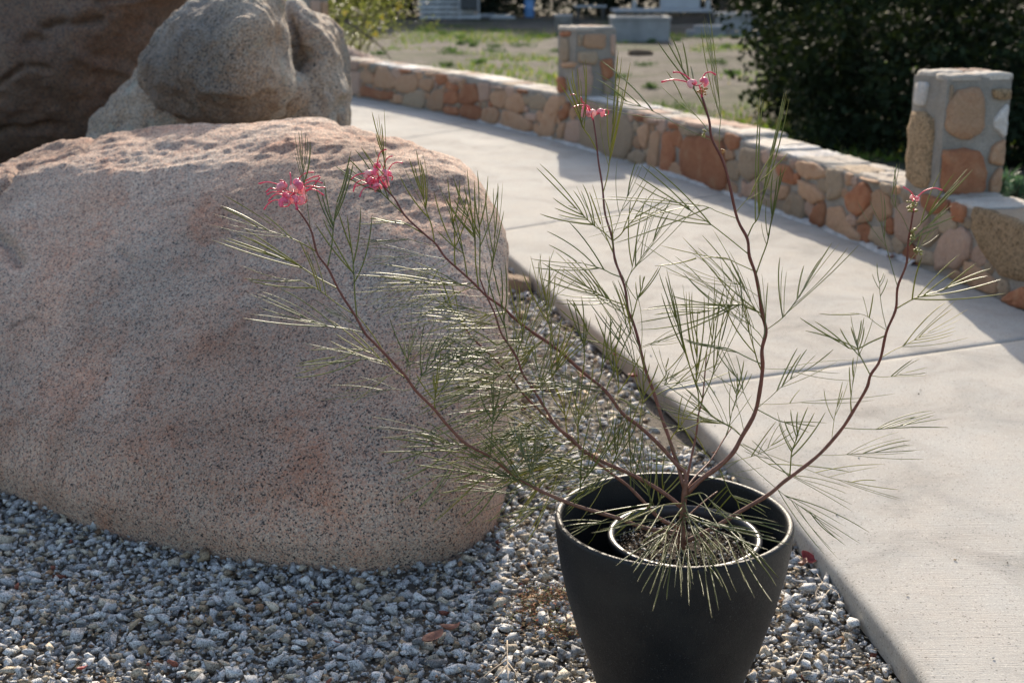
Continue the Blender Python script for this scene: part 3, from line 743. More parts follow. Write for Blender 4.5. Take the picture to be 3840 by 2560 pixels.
P1 = [('L','f','r',[(84,42),(150,34),(150,70),(82,72)]),('L','f','t',[(84,82),(140,100),(138,250),(88,258)]),('L','f','o',[(100,270),(190,265),(188,300),(100,305)]),('L','f','r',[(60,380),(110,390),(120,480),(64,490)]),
      ('N','f','t',[(205,62),(240,62),(222,140),(205,140)]),('N','f','o',[(255,64),(410,62),(400,165),(250,152)]),('N','f','t',[(208,192),(330,187),(350,230),(330,285),(212,270)]),
      ('N','f','k',[(452,72),(500,64),(490,210),(456,200)]),('N','f','k',[(205,312),(290,292),(310,400),(290,535),(212,518)]),('N','f','r',[(372,262),(460,242),(468,370),(402,400)]),('N','f','t',[(402,422),(450,412),(442,515),(402,520)])]
pillar(2094, 2160, 2306, .375, .825, 'square stone pillar with a tan capped top midway along the wall', P1, 380)
P3 = [('N','s',m_,[(x, y), (x + w_, y + 3), (x + w_ - 4, y + h_), (x + 3, y + h_ - 2)]) for m_, x, y, w_, h_ in (('o',1165,-70,30,60),('t',1200,-60,30,50),('k',1165,2,34,50),('o',1204,8,28,60))]
pillar(1110, 1155, 1236, .37, .95, 'far stone pillar peeking above the grey boulder', P3, 150)

# ------------------------------------------------------------------ planter, nursery pot, soil
PC = (.268, 2.0)
out = [(.002, 0), (.098, 0), (.104, .006), (.122, .06), (.139, .117), (.160, .175), (.176, .233), (.188, .290), (.1945, .335), (.1964, .366), (.1955, .3708), (.1930, .3722), (.1895, .3722),
       (.1860, .3705), (.1850, .365), (.181, .300), (.165, .20), (.13, .10), (.10, .03), (.002, .03)]
pl = empty('planter', (*PC, 0)); tag(pl, 'tall tapered black planter standing on the gravel', 'planter')
mb = MB(); mb.lathe(out, 96); mb.build('body', M['planter'], pl, True)
NC = (.288, 2.003)
npot = tag(empty('nursery_pot', (*NC, .035)), 'smaller black nursery pot sitting inside the planter', 'pot')
mb = MB(); mb.lathe([(.002, 0), (.095, 0), (.098, .004), (.114, .22), (.1185, .27), (.1185, .285), (.1275, .289), (.1285, .298), (.1275, .302), (.1205, .303), (.1165, .299), (.1155, .288), (.110, .20), (.094, .012), (.002, .012)], 80)
mb.build('body', M['nursery'], npot, True)
SOILZ = .312
mb = MB(); mb.lathe([(.002, SOILZ + .004), (.04, SOILZ + .004), (.08, SOILZ), (.1142, SOILZ - .004), (.1130, SOILZ - .03)], 48, (*NC, 0))
soil = mb.build('potting_soil', M['soil'], None, True); tag(soil, 'dark potting mix with pale perlite grains filling the nursery pot', 'soil', kind='stuff')

def hull_variants(n, npt, flat=.62, seed=3, jitter=.35):
    r = np.random.default_rng(seed); out = []
    for k in range(n):
        p = r.normal(size=(npt, 3)); p /= np.linalg.norm(p, axis=1)[:, None]; p *= (1 - jitter * r.random((npt, 1)))
        p *= np.array([1, r.uniform(.5, .95), r.uniform(flat * .75, flat * 1.2)])
        bm = bmesh.new(); vs = [bm.verts.new(tuple(q)) for q in p]
        rr = bmesh.ops.convex_hull(bm, input=vs)
        bmesh.ops.delete(bm, geom=[g for g in set(rr['geom_interior']) | set(rr['geom_unused']) if isinstance(g, bmesh.types.BMVert)], context='VERTS')
        bmesh.ops.triangulate(bm, faces=bm.faces); bmesh.ops.recalc_face_normals(bm, faces=bm.faces)
        bm.verts.index_update()
        out.append((np.array([tuple(v.co) for v in bm.verts]), np.array([[v.index for v in f_.verts] for f_ in bm.faces])))
        bm.free()
    return out
def scatter(var, pos, size, colr, seed=1, tiltmax=.5):
    r = np.random.default_rng(seed); V = []; Fa = []; C = []; off = 0
    N = len(pos); k = r.integers(0, len(var), N); az = r.random(N) * 2 * np.pi; tx = r.normal(size=N) * tiltmax; ty = r.normal(size=N) * tiltmax
    for j in range(len(var)):
        I = np.where(k == j)[0]
        if not len(I): continue
        v, f_ = var[j]; p = v[None] * size[I][:, None, None]
        ca, sa = np.cos(tx[I])[:, None], np.sin(tx[I])[:, None]; p = np.stack([p[..., 0], p[..., 1] * ca - p[..., 2] * sa, p[..., 1] * sa + p[..., 2] * ca], -1)
        ca, sa = np.cos(ty[I])[:, None], np.sin(ty[I])[:, None]; p = np.stack([p[..., 0] * ca + p[..., 2] * sa, p[..., 1], -p[..., 0] * sa + p[..., 2] * ca], -1)
        ca, sa = np.cos(az[I])[:, None], np.sin(az[I])[:, None]; p = np.stack([p[..., 0] * ca - p[..., 1] * sa, p[..., 0] * sa + p[..., 1] * ca, p[..., 2]], -1)
        p += pos[I][:, None, :]
        nv = len(v); V.append(p.reshape(-1, 3)); Fa.append((f_[None] + (np.arange(len(I)) * nv)[:, None, None] + off).reshape(-1, 3)); C.append(np.repeat(colr[I], nv, 0)); off += nv * len(I)
    return np.vstack(V), np.vstack(Fa), np.vstack(C)
# perlite, bark and grit in the pot
N = 1500; a = rng.random(N) * 2 * np.pi; rr = np.sqrt(rng.random(N)) * .112
pos = np.stack([NC[0] + rr * np.cos(a), NC[1] + rr * np.sin(a), np.full(N, SOILZ + .002) + rng.random(N) * .004], 1)
pal = np.array([(.45, .42, .36), (.30, .26, .20), (.08, .055, .035), (.04, .03, .022), (.16, .11, .07), (.5, .48, .44)])
cl = pal[rng.choice(6, N, p=[.2, .16, .26, .2, .1, .08])] * rng.uniform(.75, 1.15, (N, 1))
v, f, c = scatter(hull_variants(8, 9, .7, 5), pos, rng.uniform(.0016, .0048, N), cl, 3, 1)
tag(link('potting_grit', mesh_np('potting_grit', v, f, c), M['grain']), 'pale perlite and bark crumbs on the potting soil', 'soil', kind='stuff')

# ------------------------------------------------------------------ gravel
def in_boulder(x, y):
    fy = np.interp(x, [-2.2, -1.45, -1.0, -.6, -.3, -.12, -.04, .02], [3.9, 3.2, 2.9, 2.70, 2.66, 2.72, 2.92, 3.15])
    return (x < .0) & (y > fy) & (y < 3.9)
pos = []
def gravel_pts(x0, x1, y0, y1, sp, z0, z1, seed):
    r = np.random.default_rng(seed)
    xs = np.arange(x0, x1, sp); ysg = np.arange(y0, y1, sp); X, Y = np.meshgrid(xs, ysg)
    X = X.ravel() + r.uniform(-.55, .55, X.size) * sp; Y = Y.ravel() + r.uniform(-.55, .55, Y.size) * sp
    ok = (X < leftx(Y) - .004) & ~in_boulder(X, Y) & (np.hypot(X - PC[0], Y - PC[1]) > .10)
    ok &= (np.abs(X) < Y * .43 + .40)
    X, Y = X[ok], Y[ok]
    und = .008 * vnoise(np.stack([X * 5, Y * 5, X * 0], 1), 3)
    return np.stack([X, Y, r.uniform(z0, z1, X.size) + und], 1)
A = gravel_pts(-1.7, .75, 1.35, 3.3, .0170, -.022, -.010, 1)
B = gravel_pts(-1.7, .75, 1.35, 3.3, .0225, -.008, .006, 2)
C_ = gravel_pts(-1.7, .4, 3.3, 6.6, .0215, -.018, .003, 3)
Fn = gravel_pts(-1.7, .75, 1.35, 3.3, .0125, -.016, -.004, 5)
st_ = np.array([[float(leftx(y)) + R.uniform(.03, .5) * R.random(), y, ZS + .003] for y in np.linspace(1.9, 5.2, 14) + rng.uniform(-.1, .1, 14)])
pos = np.vstack([A, B, C_, Fn, st_]); N = len(pos)
size = np.clip(rng.lognormal(math.log(.0132), .38, N), .007, .034)
size[-len(Fn) - len(st_):] = rng.uniform(.0045, .0085, len(Fn) + len(st_)); size[-len(st_):] *= .8
pal = np.array([(.64, .625, .60), (.52, .51, .495), (.72, .70, .655), (.57, .48, .36), (.43, .325, .21), (.25, .245, .24), (.31, .18, .10), (.64, .555, .43), (.28, .095, .06)])
cl = pal[rng.choice(9, N, p=[.30, .25, .09, .15, .07, .065, .02, .05, .005])] * rng.uniform(.62, .98, (N, 1))
v, f, c = scatter(hull_variants(48, 10, .58, 4, .45), pos, size, cl, 8, .24)
tag(link('gravel', mesh_np('gravel', v, f, c), M['gravel']), 'crushed grey and tan granite gravel around the boulders and planter', 'gravel', kind='stuff')

# ------------------------------------------------------------------ the potted shrub
plant = tag(empty('flowering_shrub', (NC[0], NC[1], SOILZ), True), 'spidery needle-leaved shrub with pink flowers growing in the nursery pot', 'shrub')
base_px = (2556, 2052); YB = 1.985
def stem_pts(c_pts):
    out = []
    for c, *ps in c_pts:
        for p in ps: out.append(px(c, p))
    return out
TR = [(2556, 2056), (2557, 1990), (2560, 1930), (2566, 1865)]
STEMS = {
 'T': (TR + [(2572, 1800)], 1.985, 2.0, .0072, .0050),
 'A': (stem_pts([('a',(795,570),(890,720),(940,900),(1025,1020),(1110,1190),(1220,1360),(1300,1500)),('s',(1407,1289),(1511,1398),(1560,1465)),('b',(140,1070),(230,1180),(380,1330),(570,1430),(720,1550)),('e',(20,260),(180,335),(350,400),(620,480),(850,560),(990,578))]) + [(2552, 2002)], 1.985, 2.08, .0044, .0018),
 'B': (stem_pts([('a',(1430,395),(1520,490),(1600,620),(1750,760),(1830,830),(1900,930),(2000,1020),(2120,1130)),('b',(530,220),(660,310),(730,380),(860,480),(1050,610),(1240,780),(1420,930),(1550,1100),(1680,1200),(1830,1340),(1970,1500)),('e',(1140,150))]) + [(2568, 1850)], 2.0, 2.22, .0043, .0017),
 'B2': (stem_pts([('b',(480,90),(530,220),(590,350),(640,500),(700,590),(760,690),(800,800),(880,920),(950,1030),(1050,1190),(1160,1280),(1250,1370),(1400,1460),(1560,1530)),('e',(840,210),(1000,310))]) + [(2560, 1905)], 2.0, 2.12, .0043, .0015),
 'B3': (stem_pts([('b',(360,440),(430,540),(600,700),(700,820),(820,970),(960,1110)),('s',(2130,1640),(2210,1710)),('e',(600,160),(730,260),(900,440),(970,500))]) + [(2558, 1985)], 2.0, 2.16, .0036, .0016),
 'C': (stem_pts([('f',(322,700),(345,860),(360,1010),(390,1200),(410,1400)),('c',(590,580),(610,740),(650,850),(690,970),(710,1120),(750,1220),(790,1360),(840,1568)),('b',(1780,930),(1850,1150),(1900,1290),(1960,1480))]) + [(2566, 1830)], 2.0, 2.30, .0037, .0017),
 'D': (stem_pts([('f',(1138,530),(1190,700),(1210,840),(1290,1000),(1340,1170)),('c',(1530,440),(1605,590),(1620,720),(1665,850),(1695,1000),(1715,1150),(1745,1280),(1715,1420),(1720,1550)),('d',(700,320),(660,500),(560,680),(500,790),(400,890),(250,1000))]) + [(2574, 1850)], 2.0, 2.06, .0050, .0021),
 'E': (stem_pts([('g',(1522,1080),(1500,1220),(1485,1300),(1470,1480)),('h',(1405,950),(1390,1120),(1320,1290)),('d',(1600,100),(1530,210),(1500,310),(1400,480),(1310,620),(1150,800),(990,930),(880,1010),(760,1110),(540,1240),(380,1340))]) + [(2562, 2035)], 1.985, 1.98, .0045, .0017),
 'F': (stem_pts([('d',(300,40),(270,380),(240,500),(220,660),(165,930))]) + [(2568, 1850)], 2.0, 2.12, .0028, .0012),
 'G': (stem_pts([('d',(490,600),(430,690),(330,850),(200,990))]) + [(2572, 1840)], 2.0, 2.14, .0024, .0012),
 'H': ([(2690, 1842), (2640, 1880), (2590, 1925), (2562, 1960)], 1.985, 2.03, .0022, .0012),
}
stem_ob = {}; stem_py = {}
for k, (P, y0, y1, r0, r1) in STEMS.items():
    P = np.array(P, float)
    if k != 'T': P = P[::-1]                                   # base first
    d = np.concatenate([[0], np.cumsum(np.hypot(*np.diff(P, axis=0).T))]); d /= d[-1]
    Yv = y0 + (y1 - y0) * d
    P3 = np.column_stack([P, Yv]); stem_py[k] = P3
    q = crv(P3, max(8, len(P) * 4)); n = len(q)
    pts3 = [D(a_, b_, c_) for a_, b_, c_ in q]
    u_ = np.linspace(0, 1, n); rad = .90 * lerp(r0, r1, u_ ** .8) * (1 + .07 * np.sin(u_ * 90) * (u_ < .97))
    mb = MB(); mb.tube(pts3, list(rad), 8)
    stem_ob[k] = mb.build('stem', M['stem'], plant, True)
def stem_Y(k, p):
    P = stem_py[k]; q = crv(P, len(P) * 5); i = np.argmin((q[:, 0] - p[0]) ** 2 + (q[:, 1] - p[1]) ** 2); return q[i, 2], q[i, :2], i / (len(q) - 1)

def leaf_mesh(base, fork, tips, Yb, dY, wid=.00135):
    """one divided leaf: a slender stalk and its needle lobes, from picture curves at their own distance"""
    V = []; Fc = []; C = []
    def strip(P, w0, w1, side_roll):
        n0 = len(V); P = [D(*p) for p in P]; m = len(P)
        for i, p in enumerate(P):
            t_ = P[min(i + 1, m - 1)] - P[max(i - 1, 0)]; t_ = t_ / (np.linalg.norm(t_) + 1e-9)
            ref = side_roll - (side_roll @ t_) * t_; ref /= np.linalg.norm(ref) + 1e-9; sd_ = np.cross(t_, ref)
            u_ = i / (m - 1); w = lerp(w0, w1, u_) * (1 if u_ < .85 else max(.25, (1 - u_) / .15))
            for a_, b_, cc in ((1, .1, .35), (0, .48, 0), (-1, .1, .35), (0, -.42, 1)):
                V.append(p + sd_ * w * a_ + ref * w * b_); C.append((cc, 1.0 if u_ > .96 else 0, 0))
        for i in range(m - 1):
            for k_ in range(4):
                k2 = (k_ + 1) % 4; Fc.append((n0 + i * 4 + k_, n0 + i * 4 + k2, n0 + i * 4 + 4 + k2, n0 + i * 4 + 4 + k_))
    up = np.array([R.uniform(-.7, .7), R.uniform(-.9, .3), R.uniform(.3, 1)]); up /= np.linalg.norm(up)
    b = np.array([*base, Yb]); fk = np.array([*fork, Yb + dY * .45])
    tips = [np.array([*p, Yb + dY * R.uniform(.7, 1.25) + R.uniform(-.025, .025)]) for p in tips]
    extra = []
    for a, b_ in zip(tips[:-1], tips[1:]):
        if R.random() < .45:
            e = lerp(a, b_, R.uniform(.3, .7)); e[:2] = fk[:2] + (e[:2] - fk[:2]) * R.uniform(.72, 1.04); e[2] += R.uniform(-.02, .02); extra.append(e)
    tips = tips + extra
    mean = np.mean(tips, 0); far = max(tips, key=lambda p: np.hypot(*(p - fk)[:2]))
    ext = lerp(fk, lerp(mean, far, .35), .40)                     # how far the stalk runs on past the first fork
    rach = crv([b, lerp(b, fk, .5) + np.array([R.uniform(-5, 5), R.uniform(-5, 5), 0]), fk, ext], 9)
    strip(rach, wid * .95, wid * .8, up)
    # order lobes by angle from the stalk: outer ones leave first
    ax = (mean - fk)[:2]; ang = math.atan2(ax[1], ax[0])
    def dev(p):
        q = (p - fk)[:2]; return abs((math.atan2(q[1], q[0]) - ang + math.pi) % (2 * math.pi) - math.pi)
    order = sorted(tips, key=dev, reverse=True); m = len(order)
    for i, tp in enumerate(order):
        u_ = 4.4 + 3.6 * (i / max(1, m - 1)) + R.uniform(-.6, .5); u_ = min(8, max(3.6, u_)); k_ = int(u_); k2 = min(8, k_ + 1)
        st = lerp(rach[k_], rach[k2], u_ - k_); tg = rach[k2 if k2 > k_ else k_] - rach[max(0, k_ - 1)]; tg = tg / (np.hypot(*tg[:2]) + 1e-9)
        L = np.hypot(*(tp - st)[:2]); q2 = (tp - st)[:2]; pr = q2 - (q2 @ tg[:2]) * tg[:2]; pn = np.hypot(*pr)
        ctl = lerp(st, tp, R.uniform(.40, .52)); ctl[:2] += pr / (pn + 1e-6) * min(pn * .45, L * R.uniform(.05, .11)) + np.array([R.uniform(-.03, .03), R.uniform(-.03, .03)]) * L
        ctl[2] = lerp(st[2], tp[2], .35)
        P = [(1 - x) ** 2 * st + 2 * x * (1 - x) * ctl + x * x * tp for x in np.linspace(0, 1, 8)]
        roll = up + np.array([R.uniform(-.5, .5), R.uniform(-.5, .5), R.uniform(-.3, .3)])
        strip(P, wid * R.uniform(.85, 1.05), wid * .74, roll)
    return mesh_np('leaf', np.array(V), np.array(Fc), np.array(C), True)
nleaf = 0
def leaf(k, c, base, tips, fork=None, dY=None, wid=None):
    global nleaf
    b = px(c, base); tp = [px(c, t_) for t_ in tips]
    Y, snap, _ = stem_Y(k, b)
    if np.hypot(snap[0] - b[0], snap[1] - b[1]) < 40: b = tuple(snap)
    mean = np.mean(tp, 0)
    fk = px(c, fork) if fork is not None else tuple(np.array(b) + (mean - np.array(b)) * .27)
    L = np.hypot(mean[0] - b[0], mean[1] - b[1])
    if dY is None: dY = R.uniform(-1, 1) * L / 4898 * 2.1 * .35
    link('leaf', leaf_mesh(b, fk, tp, Y, dY, wid or .00122 * R.uniform(.9, 1.12)), M['leaf'], stem_ob[k]); nleaf += 1

LV = [ # stem, crop, base, fork, tips
('A','a',(940,900),(700,770),[(120,680),(160,605),(230,460),(210,540),(530,600)]),
('A','a',(1090,1170),(780,980),[(150,800),(200,788),(335,770),(390,712),(255,780)]),
('A','a',(1025,1010),(1062,690),[(990,350),(920,350),(1190,140),(1215,200),(1170,260),(980,640)]),
('A','a',(880,720),(835,330),[(770,0),(800,-10),(850,0),(885,60),(775,150),(820,-20)]),
('A','a',(1220,1360),(960,1180),[(370,990),(385,1085),(410,1100),(800,800),(850,760)]),
('A','a',(1300,1500),(1000,1440),[(385,1385),(440,1355),(490,1300),(570,1265),(410,1195),(500,1180),(650,1160)]),
('A','a',(1290,1490),(1180,1410),[(990,1310),(1075,1295),(915,1245),(1000,1330)]),
('A','a',(1240,1400),(1215,1060),[(920,670),(980,640),(1100,590),(1265,560),(1350,610)]),
('A','s',(1453,1372),None,[(1135,1286),(1112,1361),(1112,1387),(1095,1416),(1180,1300)]),
('A','s',(1517,1398),None,[(1515,1280),(1560,1230),(1590,1290),(1545,1260)]),
('A','s',(1546,1462),None,[(1234,1445),(1300,1500),(1250,1480),(1330,1410),(1190,1500)]),
('A','s',(1630,1535),None,[(1625,1400),(1655,1300),(1560,1400),(1690,1390)]),
('A','s',(1847,1712),(1850,1560),[(1830,1440),(1850,1390),(1880,1430),(1800,1470),(1905,1480)]),
('A','s',(1755,1668),None,[(1500,1675),(1560,1600),(1520,1640),(1600,1580),(1530,1700)]),
('A','s',(1920,1775),None,[(1550,1740),(1640,1850),(1520,1690),(1600,1790),(1700,1830)]),
('A','s',(2010,1830),None,[(1650,1845),(1680,1805),(1830,1960),(1720,1890),(1640,1880)]),
('A','s',(2090,1868),None,[(1850,2000),(1900,1930),(1800,1960),(1970,2040)]),
('A','s',(1700,1610),None,[(1380,1560),(1420,1640),(1470,1690),(1350,1600)]),
('A','s',(2010,1830),None,[(1900,1560),(1950,1600),(1860,1620),(2000,1580)]),
('A','s',(2310,1940),None,[(2120,2020),(2080,1960),(2170,2080),(2060,1990)]),
('B','s',(1470,728),(1445,640),[(1395,420),(1420,430),(1440,405),(1410,500),(1355,550)]),
('B','s',(1520,800),(1430,722),[(1255,620),(1305,595),(1355,555),(1280,650),(1330,560)]),
('B','s',(1635,905),(1597,785),[(1497,655),(1515,625),(1535,595),(1560,560),(1585,575),(1575,600)]),
('B','s',(1600,885),(1500,830),[(1385,820),(1395,815),(1340,840)]),
('B','s',(1640,930),(1520,895),[(1325,887),(1320,925),(1295,920),(1380,905)]),
('B','s',(1680,975),(1560,958),[(1365,927),(1295,1005),(1405,910),(1320,990)]),
('B','s',(1750,1040),(1735,940),[(1640,865),(1685,810),(1642,685),(1700,800)]),
('B','s',(1795,1075),(1780,890),[(1665,730),(1707,685),(1752,635),(1780,675),(1670,745),(1700,770)]),
('B','s',(1845,1100),(1850,960),[(1802,735),(1820,710),(1850,705),(1885,685),(1890,790)]),
('B','s',(1770,1062),(1690,1062),[(1330,1032),(1465,1035),(1310,1097),(1405,987),(1360,1080)]),
('B','s',(1830,1112),(1700,1105),[(1340,1125),(1390,1165),(1500,1240),(1310,1150),(1430,1180)]),
('B','s',(1990,1240),(2012,1150),[(1990,990),(2080,930),(2105,1000),(2185,1020),(2160,1050),(2030,950)]),
('B','s',(2080,1300),(2055,1200),[(1990,960),(2025,950),(1960,1020),(2120,990),(2060,960)]),
('B','s',(2180,1388),(2190,1300),[(2065,1195),(2125,1120),(2180,1110),(2215,1190),(2150,1130)]),
('B','s',(2085,1305),None,[(1750,1260),(1700,1300),(1720,1340),(1800,1240)]),
('B','s',(1990,1240),None,[(1640,1160),(1600,1200),(1650,1230),(1700,1140),(1580,1180)]),
('B','s',(1890,1155),None,[(1500,1130),(1540,1170),(1470,1190),(1560,1110),(1440,1150)]),
('B','s',(2270,1465),None,[(1940,1400),(1900,1440),(1960,1470),(2000,1380)]),
('B','s',(2270,1465),(2300,1400),[(2330,1200),(2290,1180),(2370,1230),(2260,1230)]),
('B','s',(2335,1550),None,[(2000,1530),(2040,1480),(1980,1560),(2080,1600)]),
('B','s',(2400,1600),(2410,1500),[(2370,1330),(2420,1310),(2470,1360),(2500,1400)]),
('B','s',(2475,1670),None,[(2180,1660),(2150,1700),(2200,1620),(2240,1740)]),
('B2','s',(1800,1050),(1800,900),[(1700,660),(1740,690),(1790,640),(1830,660),(1870,700)]),
('B2','s',(1855,1175),None,[(1480,1220),(1510,1180),(1450,1250),(1530,1270),(1560,1150)]),
('B2','s',(1880,1250),None,[(1520,1300),(1490,1330),(1560,1260),(1600,1360),(1460,1290)]),
('B2','s',(1910,1295),None,[(1540,1380),(1580,1340),(1600,1420),(1500,1370)]),
('B2','s',(1940,1345),(1960,1260),[(1890,1060),(1925,1040),(1960,1080),(2000,1100),(1870,1110)]),
('B2','s',(1960,1400),None,[(1570,1420),(1600,1460),(1640,1390),(1560,1450),(1620,1500)]),
('B2','s',(2000,1460),(2080,1400),[(2110,1180),(2160,1200),(2200,1270),(2070,1190)]),
('B2','s',(2000,1460),None,[(1680,1480),(1640,1520),(1700,1540),(1720,1440)]),
('B2','s',(2035,1515),None,[(1700,1580),(1650,1560),(1680,1620),(1760,1530)]),
('B2','s',(2085,1595),None,[(1740,1640),(1720,1600),(1800,1680),(1770,1570),(1690,1650)]),
('B2','s',(2140,1640),(2160,1560),[(2170,1390),(2120,1370),(2240,1420),(2260,1440),(2140,1400)]),
('B2','s',(2140,1640),None,[(1800,1690),(1850,1740),(1820,1640),(1900,1760)]),
('B2','s',(2185,1685),None,[(1870,1780),(1900,1720),(1860,1810),(1960,1800)]),
('B2','s',(2260,1730),None,[(1960,1760),(1990,1820),(1930,1790),(2050,1840)]),
('B2','s',(2340,1765),None,[(2050,1800),(2100,1870),(2060,1840),(2150,1880)]),
('B2','s',(2420,1805),(2440,1900),[(2260,1990),(2330,1950),(2200,1930),(2300,2010)]),
('B2','s',(2260,1730),None,[(2300,1560),(2340,1580),(2250,1540),(2380,1620)]),
('B3','s',(1740,1225),None,[(1560,1060),(1600,1040),(1640,1020),(1690,1060)]),
('B3','s',(1775,1270),None,[(1400,1330),(1440,1290),(1430,1370),(1500,1400)]),
('B3','s',(1860,1350),None,[(1500,1470),(1540,1430),(1560,1510),(1480,1440)]),
('B3','s',(1910,1410),None,[(1560,1560),(1600,1520),(1640,1600),(1540,1530)]),
('B3','s',(1970,1485),None,[(1620,1640),(1660,1600),(1690,1670),(1600,1620)]),
('B3','s',(2040,1555),None,[(1720,1730),(1760,1690),(1800,1740),(1700,1700)]),
('B3','s',(2130,1640),(2120,1560),[(2060,1360),(2100,1390),(2030,1400),(2150,1420)]),
('B3','s',(2210,1710),None,[(1900,1850),(1950,1880),(1930,1810),(2000,1900)]),
('B3','s',(2300,1780),None,[(2040,1930),(2090,1960),(2060,1890),(2150,1980)]),
('C','s',(2244,575),(2180,465),[(2096,310),(2125,285),(2145,260),(2165,255),(2185,230),(2196,225)]),
('C','s',(2266,715),(2287,590),[(2249,440),(2319,190),(2364,235),(2336,340),(2310,270)]),
('C','c',(590,620),(440,480),[(50,30),(25,60),(160,360),(190,410),(50,405),(370,180),(300,230),(260,340)]),
('C','c',(592,560),(660,380),[(830,10),(770,10),(630,0),(890,10),(800,20)]),
('C','c',(700,950),(785,770),[(850,270),(970,270),(1180,290),(1250,310),(1050,270)]),
('C','c',(700,1105),(500,1010),[(170,690),(65,770),(250,740),(360,750),(370,840),(40,880)]),
('C','c',(750,1240),(640,1120),[(500,950),(460,1000)]),
('C','c',(770,1180),(782,1040),[(665,855),(830,870),(960,790),(800,860),(940,800)]),
('C','s',(2410,1385),(2230,1270),[(2065,1200),(2125,1120),(2230,1175),(2145,1120),(2090,1240)]),
('C','s',(2455,1465),(2500,1440),[(2575,1310),(2590,1355),(2535,1400),(2500,1370),(2600,1420)]),
('C','s',(2440,1440),(2500,1420),[(2570,1310),(2470,1300),(2600,1370),(2440,1290)]),
('C','s',(2485,1575),None,[(2300,1480),(2260,1510),(2330,1440),(2280,1560)]),
('C','s',(2510,1645),None,[(2640,1490),(2660,1560),(2600,1470),(2560,1480)]),
('C','s',(2400,1300),(2450,1290),[(2560,1280),(2575,1255),(2540,1230)]),
('D','f',(1195,850),(780,640),[(360,240),(330,340),(230,415),(190,520),(240,565),(350,235)]),
('D','f',(1185,800),(1050,620),[(870,335),(820,440)]),
('D','f',(1190,690),(1060,440),[(800,110),(880,120),(900,60),(990,110),(1050,290)]),
('D','f',(1300,930),(1275,640),[(1130,0),(1170,-60),(1210,0),(1150,-90),(1190,-120)]),
('D','s',(2802,890),(2848,800),[(2851,355),(2861,372),(2949,340),(2959,375),(2940,350),(2850,520)]),
('D','s',(2765,820),(2620,770),[(2220,745),(2275,737),(2210,825),(2205,890),(2305,912)]),
('D','s',(2810,960),(2650,830),[(2385,655),(2405,620),(2435,615),(2380,685),(2357,780),(2380,747)]),
('D','s',(2830,1015),(2710,965),[(2475,920),(2455,997)]),
('D','s',(2840,1025),(2880,900),[(2855,835),(2900,640),(2930,620),(2945,620),(2915,660)]),
('D','s',(2850,1177),(2760,1140),[(2505,1105),(2430,1155),(2397,1165),(2390,1210),(2402,1300),(2450,1180)]),
('D','s',(2850,1177),(2720,1110),[(2382,895),(2560,890),(2530,960),(2565,1020),(2470,990)]),
('D','s',(2875,1240),(2950,1175),[(2925,965),(2950,1017),(3015,995),(3080,965),(3120,910),(3150,910),(3222,918)]),
('D','s',(2857,1310),(2770,1200),[(2562,1022),(2590,1052),(2700,970),(2765,1005),(2640,1060)]),
('D','s',(2862,1370),(2740,1310),[(2552,1265),(2570,1280)]),
('D','s',(2862,1375),(2960,1385),[(3212,1427),(3085,1390),(3195,1350),(3150,1400)]),
('D','s',(2835,1525),(2930,1450),[(3140,1355),(3125,1310),(3025,1310),(2990,1305),(3060,1330)]),
('D','s',(2840,1515),(2980,1510),[(3357,1475),(3280,1500),(3000,1460),(3200,1490)]),
('D','s',(2835,1530),(2930,1580),[(3100,1585),(3035,1622)]),
('D','s',(2770,1665),(2900,1750),[(3195,1770),(3192,1830),(3177,1850),(3195,1890),(3195,1915)]),
('D','s',(2775,1665),(3110,1790),[(3315,1740),(3370,1835),(3375,1875),(3385,1870),(3290,1750)]),
('D','s',(2755,1690),(2960,1870),[(3165,1970),(3120,2060),(3230,2040),(3140,2090),(3260,1995),(3090,2075)]),
('D','s',(2855,1300),(2870,1200),[(2830,1000),(2880,1060),(2800,1040)]),
('D','s',(2830,1550),(2780,1450),[(2690,1320),(2720,1300),(2760,1330),(2650,1380)]),
('D','s',(2790,1620),(2760,1500),[(2730,1380),(2790,1350),(2820,1400),(2700,1400)]),
('D','s',(2700,1745),(2850,1700),[(3010,1620),(2960,1600),(2910,1580),(2880,1640)]),
('D','s',(2700,1750),(2740,1850),[(2890,1907),(2880,1938),(2800,1960),(2640,1920),(2680,1930)]),
('D','s',(2625,1800),(2720,1780),[(2860,1750),(2830,1800),(2780,1720)]),
('E','s',(3409,875),(3344,750),[(3374,610),(3350,620),(3364,615)]),
('E','s',(3412,920),(3450,870),[(3556,765),(3581,810),(3570,770),(3520,850)]),
('E','s',(3420,880),(3465,825),[(3534,630),(3629,632),(3649,635),(3579,650)]),
('E','s',(3364,1080),(3317,900),[(3214,750),(3259,745),(3300,715),(3314,730)]),
('E','s',(3324,1240),(3299,1090),[(3271,1027),(3289,985),(3314,1020),(3329,1045)]),
('E','s',(3364,1160),(3440,1115),[(3459,960),(3596,955),(3661,987),(3716,1007),(3754,1047),(3769,1100)]),
('E','s',(3309,1345),(3400,1290),[(3524,1145),(3594,1117),(3629,1160),(3584,1225),(3584,1240),(3634,1265)]),
('E','s',(3265,1405),(3350,1410),[(3477,1377),(3480,1407),(3420,1350),(3450,1345)]),
('E','s',(3165,1610),(3300,1608),[(3505,1545),(3530,1570),(3555,1602),(3460,1565),(3495,1540)]),
('E','s',(3075,1710),(3190,1702),[(3395,1640),(3415,1650),(3460,1685),(3465,1720),(3375,1617),(3430,1690)]),
('E','s',(3324,1235),(3250,1185),[(3069,1175),(3119,1175),(3235,1110),(3275,1100)]),
('E','s',(3318,1260),(3200,1310),[(3000,1192),(3055,1205),(3020,1240)]),
('E','s',(3260,1400),(3220,1320),[(3190,1180),(3230,1200),(3275,1190),(3150,1230),(3240,1190)]),
